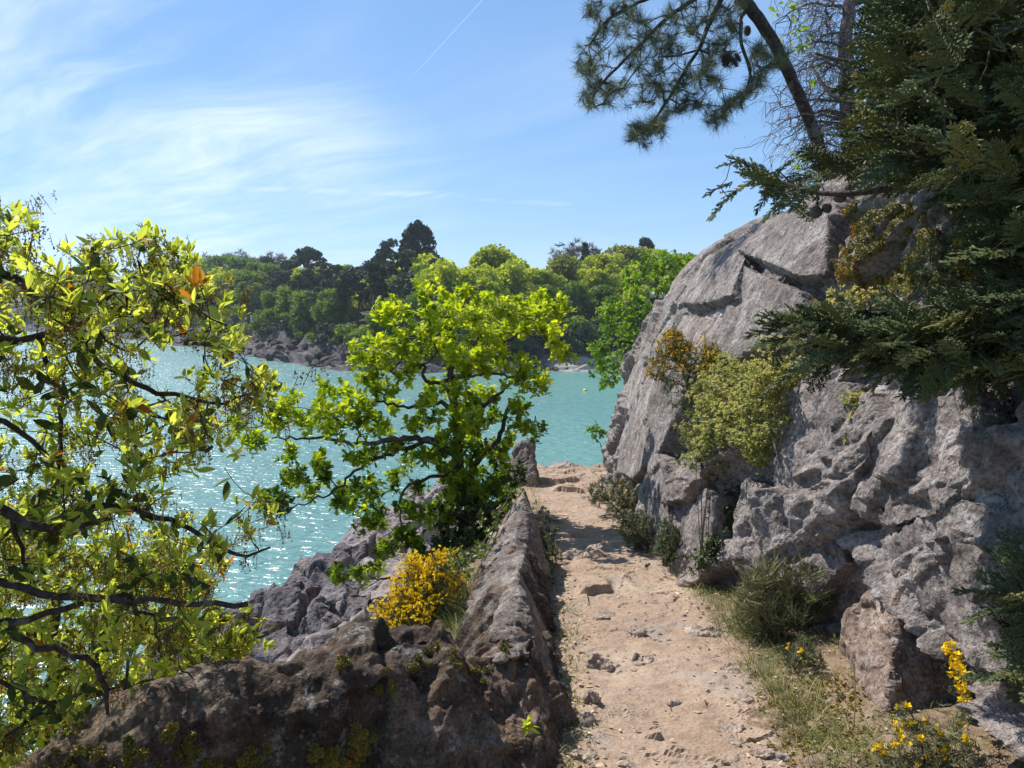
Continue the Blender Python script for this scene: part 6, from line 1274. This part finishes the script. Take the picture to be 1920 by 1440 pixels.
def build_path_bits():
    g = np.random.default_rng(71)
    S = [(1176, 1192, 62, .35, 'flat slab of stone set in the path below the ledge steps'), (1317, 1189, 66, .35, 'broad flat stone near the right edge of the path'), (1202, 1243, 52, .45, 'pale wedge-shaped stone in the middle of the path'), (1122, 1252, 46, 1.0, 'upright dark-sided stone at the left edge of the path'), (1262, 1320, 36, .6, 'small ribbed outcrop poking out of the middle of the path'), (1105, 1323, 48, .9, 'largest block in the pile at the near left edge of the path'), (1070, 1338, 26, 1.1, 'narrow upright stone in the left path-edge pile'), (1099, 1358, 38, .8, 'mossy rounded stone at the front of the left path-edge pile'), (1087, 1412, 70, .5, 'long tilted slab at the foot of the wall, nearest the viewer on the left'),
         (1371, 1366, 42, .5, 'angular pale stone at the right edge of the path'), (1377, 1392, 30, .6, 'rounded stone directly below the angular pale one'), (1374, 1255, 56, .25, 'low pale stone flush with the dirt, right side of the path'), (1397, 1318, 44, .4, 'half-buried knobbly stone at the path edge below the flush one'), (1431, 1415, 46, .6, 'grey knobbly stone at the bottom right of the path'), (1463, 1421, 40, .6, 'grey stone touching the knobbly one at the bottom right'), (1385, 1427, 32, .6, 'dark-shadowed stone left of the grey pair at the bottom'), (1190, 1430, 34, .6, 'jagged stone at the very bottom of the path'),
         (1130, 1160, 30, .5, 'stone under the ledge lip at the left of the path'), (1300, 1065, 34, .4, 'flat stone at the cliff foot by the dry grass'), (1085, 1050, 60, .4, 'broad stone ledge crossing the path below the tree shadow'), (1115, 1035, 30, .6, 'small block on the broad ledge in the path')]
    for i, (px, py, w, hr, lab) in enumerate(S):
        c = gpt(px, py); m = w * c[1] / FPX * 1.03; gg = np.random.default_rng(2000 + i)
        pts = rdir(11, gg) * np.array([.56, .50, .5 * hr]) * m * gg.uniform(.8, 1.1, (11, 1)); pts *= 1.2; pts[:, 2] += (.10 if hr >= .8 else -.05) * hr * m
        rock('stone', lab, 'stone', [c + pts], max(.0045, m / 22), M_STONE, m * .10, m * .5, m * .04, 2100 + i, rx=1, origin=c)
    n = 24
    for i in range(n):
        py = g.uniform(1130, 1438); c0 = gpt(1100, py)[1]; x = g.uniform(PATH_L(c0), PATH_R(c0) + .25); y = c0 + g.uniform(-.05, .05); z = gfine(np.array([x]), np.array([y]))[0]
        m = g.uniform(.018, .042); gg = np.random.default_rng(2300 + i); pts = rdir(10, gg) * np.array([.55, .5, .36]) * m; c = np.array([x, y, z])
        rock('pebble', 'small loose stone lying on the dirt path', 'pebble', [c + pts], m / 12, M_STONE, m * .08, m * .5, m * .03, 2400 + i, rx=1, origin=c, group='loose stones on the dirt path')
    # grit, leaf litter and thin grass: nobody could count them
    def scatter(n, fx):
        y = 2.2 + (9.5 - 2.2) * g.random(n) ** 1.7; x = fx(y, n); return np.stack([x, y, gfine(x, y)], 1)
    q = scatter(5600, lambda y, n: g.uniform(PATH_L(y) - .05, PATH_R(y) + .75)); V, F = remesh([rdir(12, g) * (.6, .5, .4)], .28)
    k = len(q); mb = MB()
    place(V, F, q, rdir(k, g) * (1, 1, .2), rdir(k, g) + (0, 0, 2), g.uniform(.0025, .009, k) * (1 + (g.random(k) < .04) * 1.2), np.zeros(k), mb)
    tag(obj('gravel', mb, M_STONE), 'grit and small chips scattered over the dirt path', 'gravel', None, 'stuff')
    def litter_x(y, n):
        s = g.random(n); return np.where(s < .5, PATH_L(y) + np.abs(g.normal(size=n)) * .09 - .06, PATH_R(y) + .12 + g.normal(size=n) * .2 + (g.random(n) < .4) * g.random(n) * .5)
    q = np.concatenate([scatter(2300, litter_x), scatter(260, lambda y, n: g.uniform(PATH_L(y), PATH_R(y)))]); q[:, 2] += .006; k = len(q)
    mb = place(*T_leaf(.24, .06, .12), q, rdir(k, g) * (1, 1, .25), rdir(k, g) * .5 + (0, 0, 1), g.uniform(.014, .034, k), g.random(k))
    tag(obj('leaves', mb, M_LITTER), 'dry fallen leaves along both edges of the path', 'leaf litter', None, 'stuff')
    def grass_x(y, n):
        s = g.random(n); r = PATH_R(y) + .12 + np.abs(g.normal(size=n)) * .24 + .10 * vnoise(np.stack([y * 3, 0 * y, 0 * y], 1), 4); return np.where(s < .86, r, PATH_L(y) - .02 + g.normal(size=n) * .04)
    q = scatter(9000, grass_x); dn = fbm(q * 2.7, 3, k=91); q = q[dn > -.22]; k = len(q); a = g.uniform(0, 6.28, k)
    d = np.stack([np.cos(a), np.sin(a), 0 * a], 1) * g.uniform(.2, 1.3, (k, 1)) + (0, 0, 1)
    mb = place(*T_blade(.022, .8), q, d, np.stack([-np.cos(a), -np.sin(a), 0 * a + .5], 1), g.uniform(.025, .10, k), np.clip(.62 + g.normal(size=k) * .22, 0, 1))
    tag(obj('grass', mb, M_GRASS), 'thin dry grass along the path edges', 'grass', None, 'stuff')
    # low yellow moss and stonecrop by the reddish wedge
    q = np.concatenate([np.array([gpt(px + g.normal() * r, py + g.normal() * r * .5) for _ in range(60)]) for px, py, r in ((1500, 1295, 30), (1560, 1290, 30), (1470, 1330, 34), (1530, 1325, 30), (1590, 1330, 30), (1540, 1380, 40), (1600, 1400, 40), (1490, 1400, 34))])
    mb = rosettes(q + (0, 0, .006), np.tile([0, 0, 1.0], (len(q), 1)), 12, .012, .9, SIMP, g, np.clip(.72 + g.normal(size=len(q)) * .16, 0, 1))
    tag(obj('moss', mb, M_MOSS, loc=q.mean(0)), 'low mats of yellow moss at the foot of the reddish wedge of rock', 'moss', None, 'thing')
    # iron stake in the outcrop, yellow buoy
    RUST = plain_mat('rusty_iron', (0.10, 0.035, 0.02, 1), 0.85, .5, 40)
    f, tp = P(597, 1156, 8.2), P(594, 1102, 8.2); t = thing('iron_stake', 'rusty iron stake standing upright on the dark outcrop by the water', 'stake', f)
    obj('post', MB().add(*tube([f - (0, 0, .15), f * .5 + tp * .5 + (.004, 0, 0), tp], [.014, .013, .012], 8)), RUST, t); obj('cap', MB().add(*tube([tp - (0, 0, .004), tp + (0, 0, .006), tp + (0, 0, .012), tp + (0, 0, .0121)], [.013, .019, .019, .001], 8)), RUST, t)
    f, tp = P(568, 1150, 8.1), P(565, 1120, 8.1); tag(obj('iron_rod', MB().add(*tube([f - (0, 0, .15), f * .6 + tp * .4 + (.006, 0, 0), tp, tp + (.015, 0, .004)], [.006, .006, .005, .004], 6)), RUST, loc=f), 'thin bent rusty rod just left of the iron stake', 'rod', None, 'thing')
    c = Pz(1097, 733, 0.0); YB = plain_mat('yellow_plastic', (0.75, 0.55, 0.03, 1), .45, .1); b = thing('buoy', 'small yellow mooring buoy floating off the beach', 'buoy', c)
    prof = [(-.25, .05), (-.2, .28), (0, .40), (.22, .36), (.38, .2), (.45, .07), (.46, .01)]; s = .62
    obj('float', MB().add(*tube([c + (0, 0, z * s) for z, r in prof], [r * s for z, r in prof], 14)), YB, b, smooth_=True); obj('ring', MB().add(*tube([c + (math.cos(a) * .06, 0, .32 + math.sin(a) * .06) for a in np.linspace(0, 6.28, 13)], .014, 6)), RUST, b)
build_path_bits()

# ------------------------------------------------------------------ the air over the water
def build_haze():
    m = bpy.data.materials.new('haze_air'); m.use_nodes = True; t = NT(m.node_tree)
    v = t.n('ShaderNodeVolumePrincipled', {'Color': (0.80, 0.90, 1.0, 1), 'Density': 0.00024, 'Anisotropy': 0.2})
    o = t.n('ShaderNodeOutputMaterial'); t.t.links.new(v.outputs[0], o.inputs['Volume'])
    x0, x1, y0, y1, z0, z1 = -760, 760, -260, 1300, -5.0, 46.0
    V = np.array([(x, y, z) for x in (x0, x1) for y in (y0, y1) for z in (z0, z1)], float)
    F = np.array([(0, 1, 3, 2), (4, 6, 7, 5), (0, 4, 5, 1), (2, 3, 7, 6), (0, 2, 6, 4), (1, 5, 7, 3)])
    tag(obj('haze', MB().add(V, F, 0.0), m), 'thin sea haze over the inlet', 'haze', None, 'stuff')
build_haze()
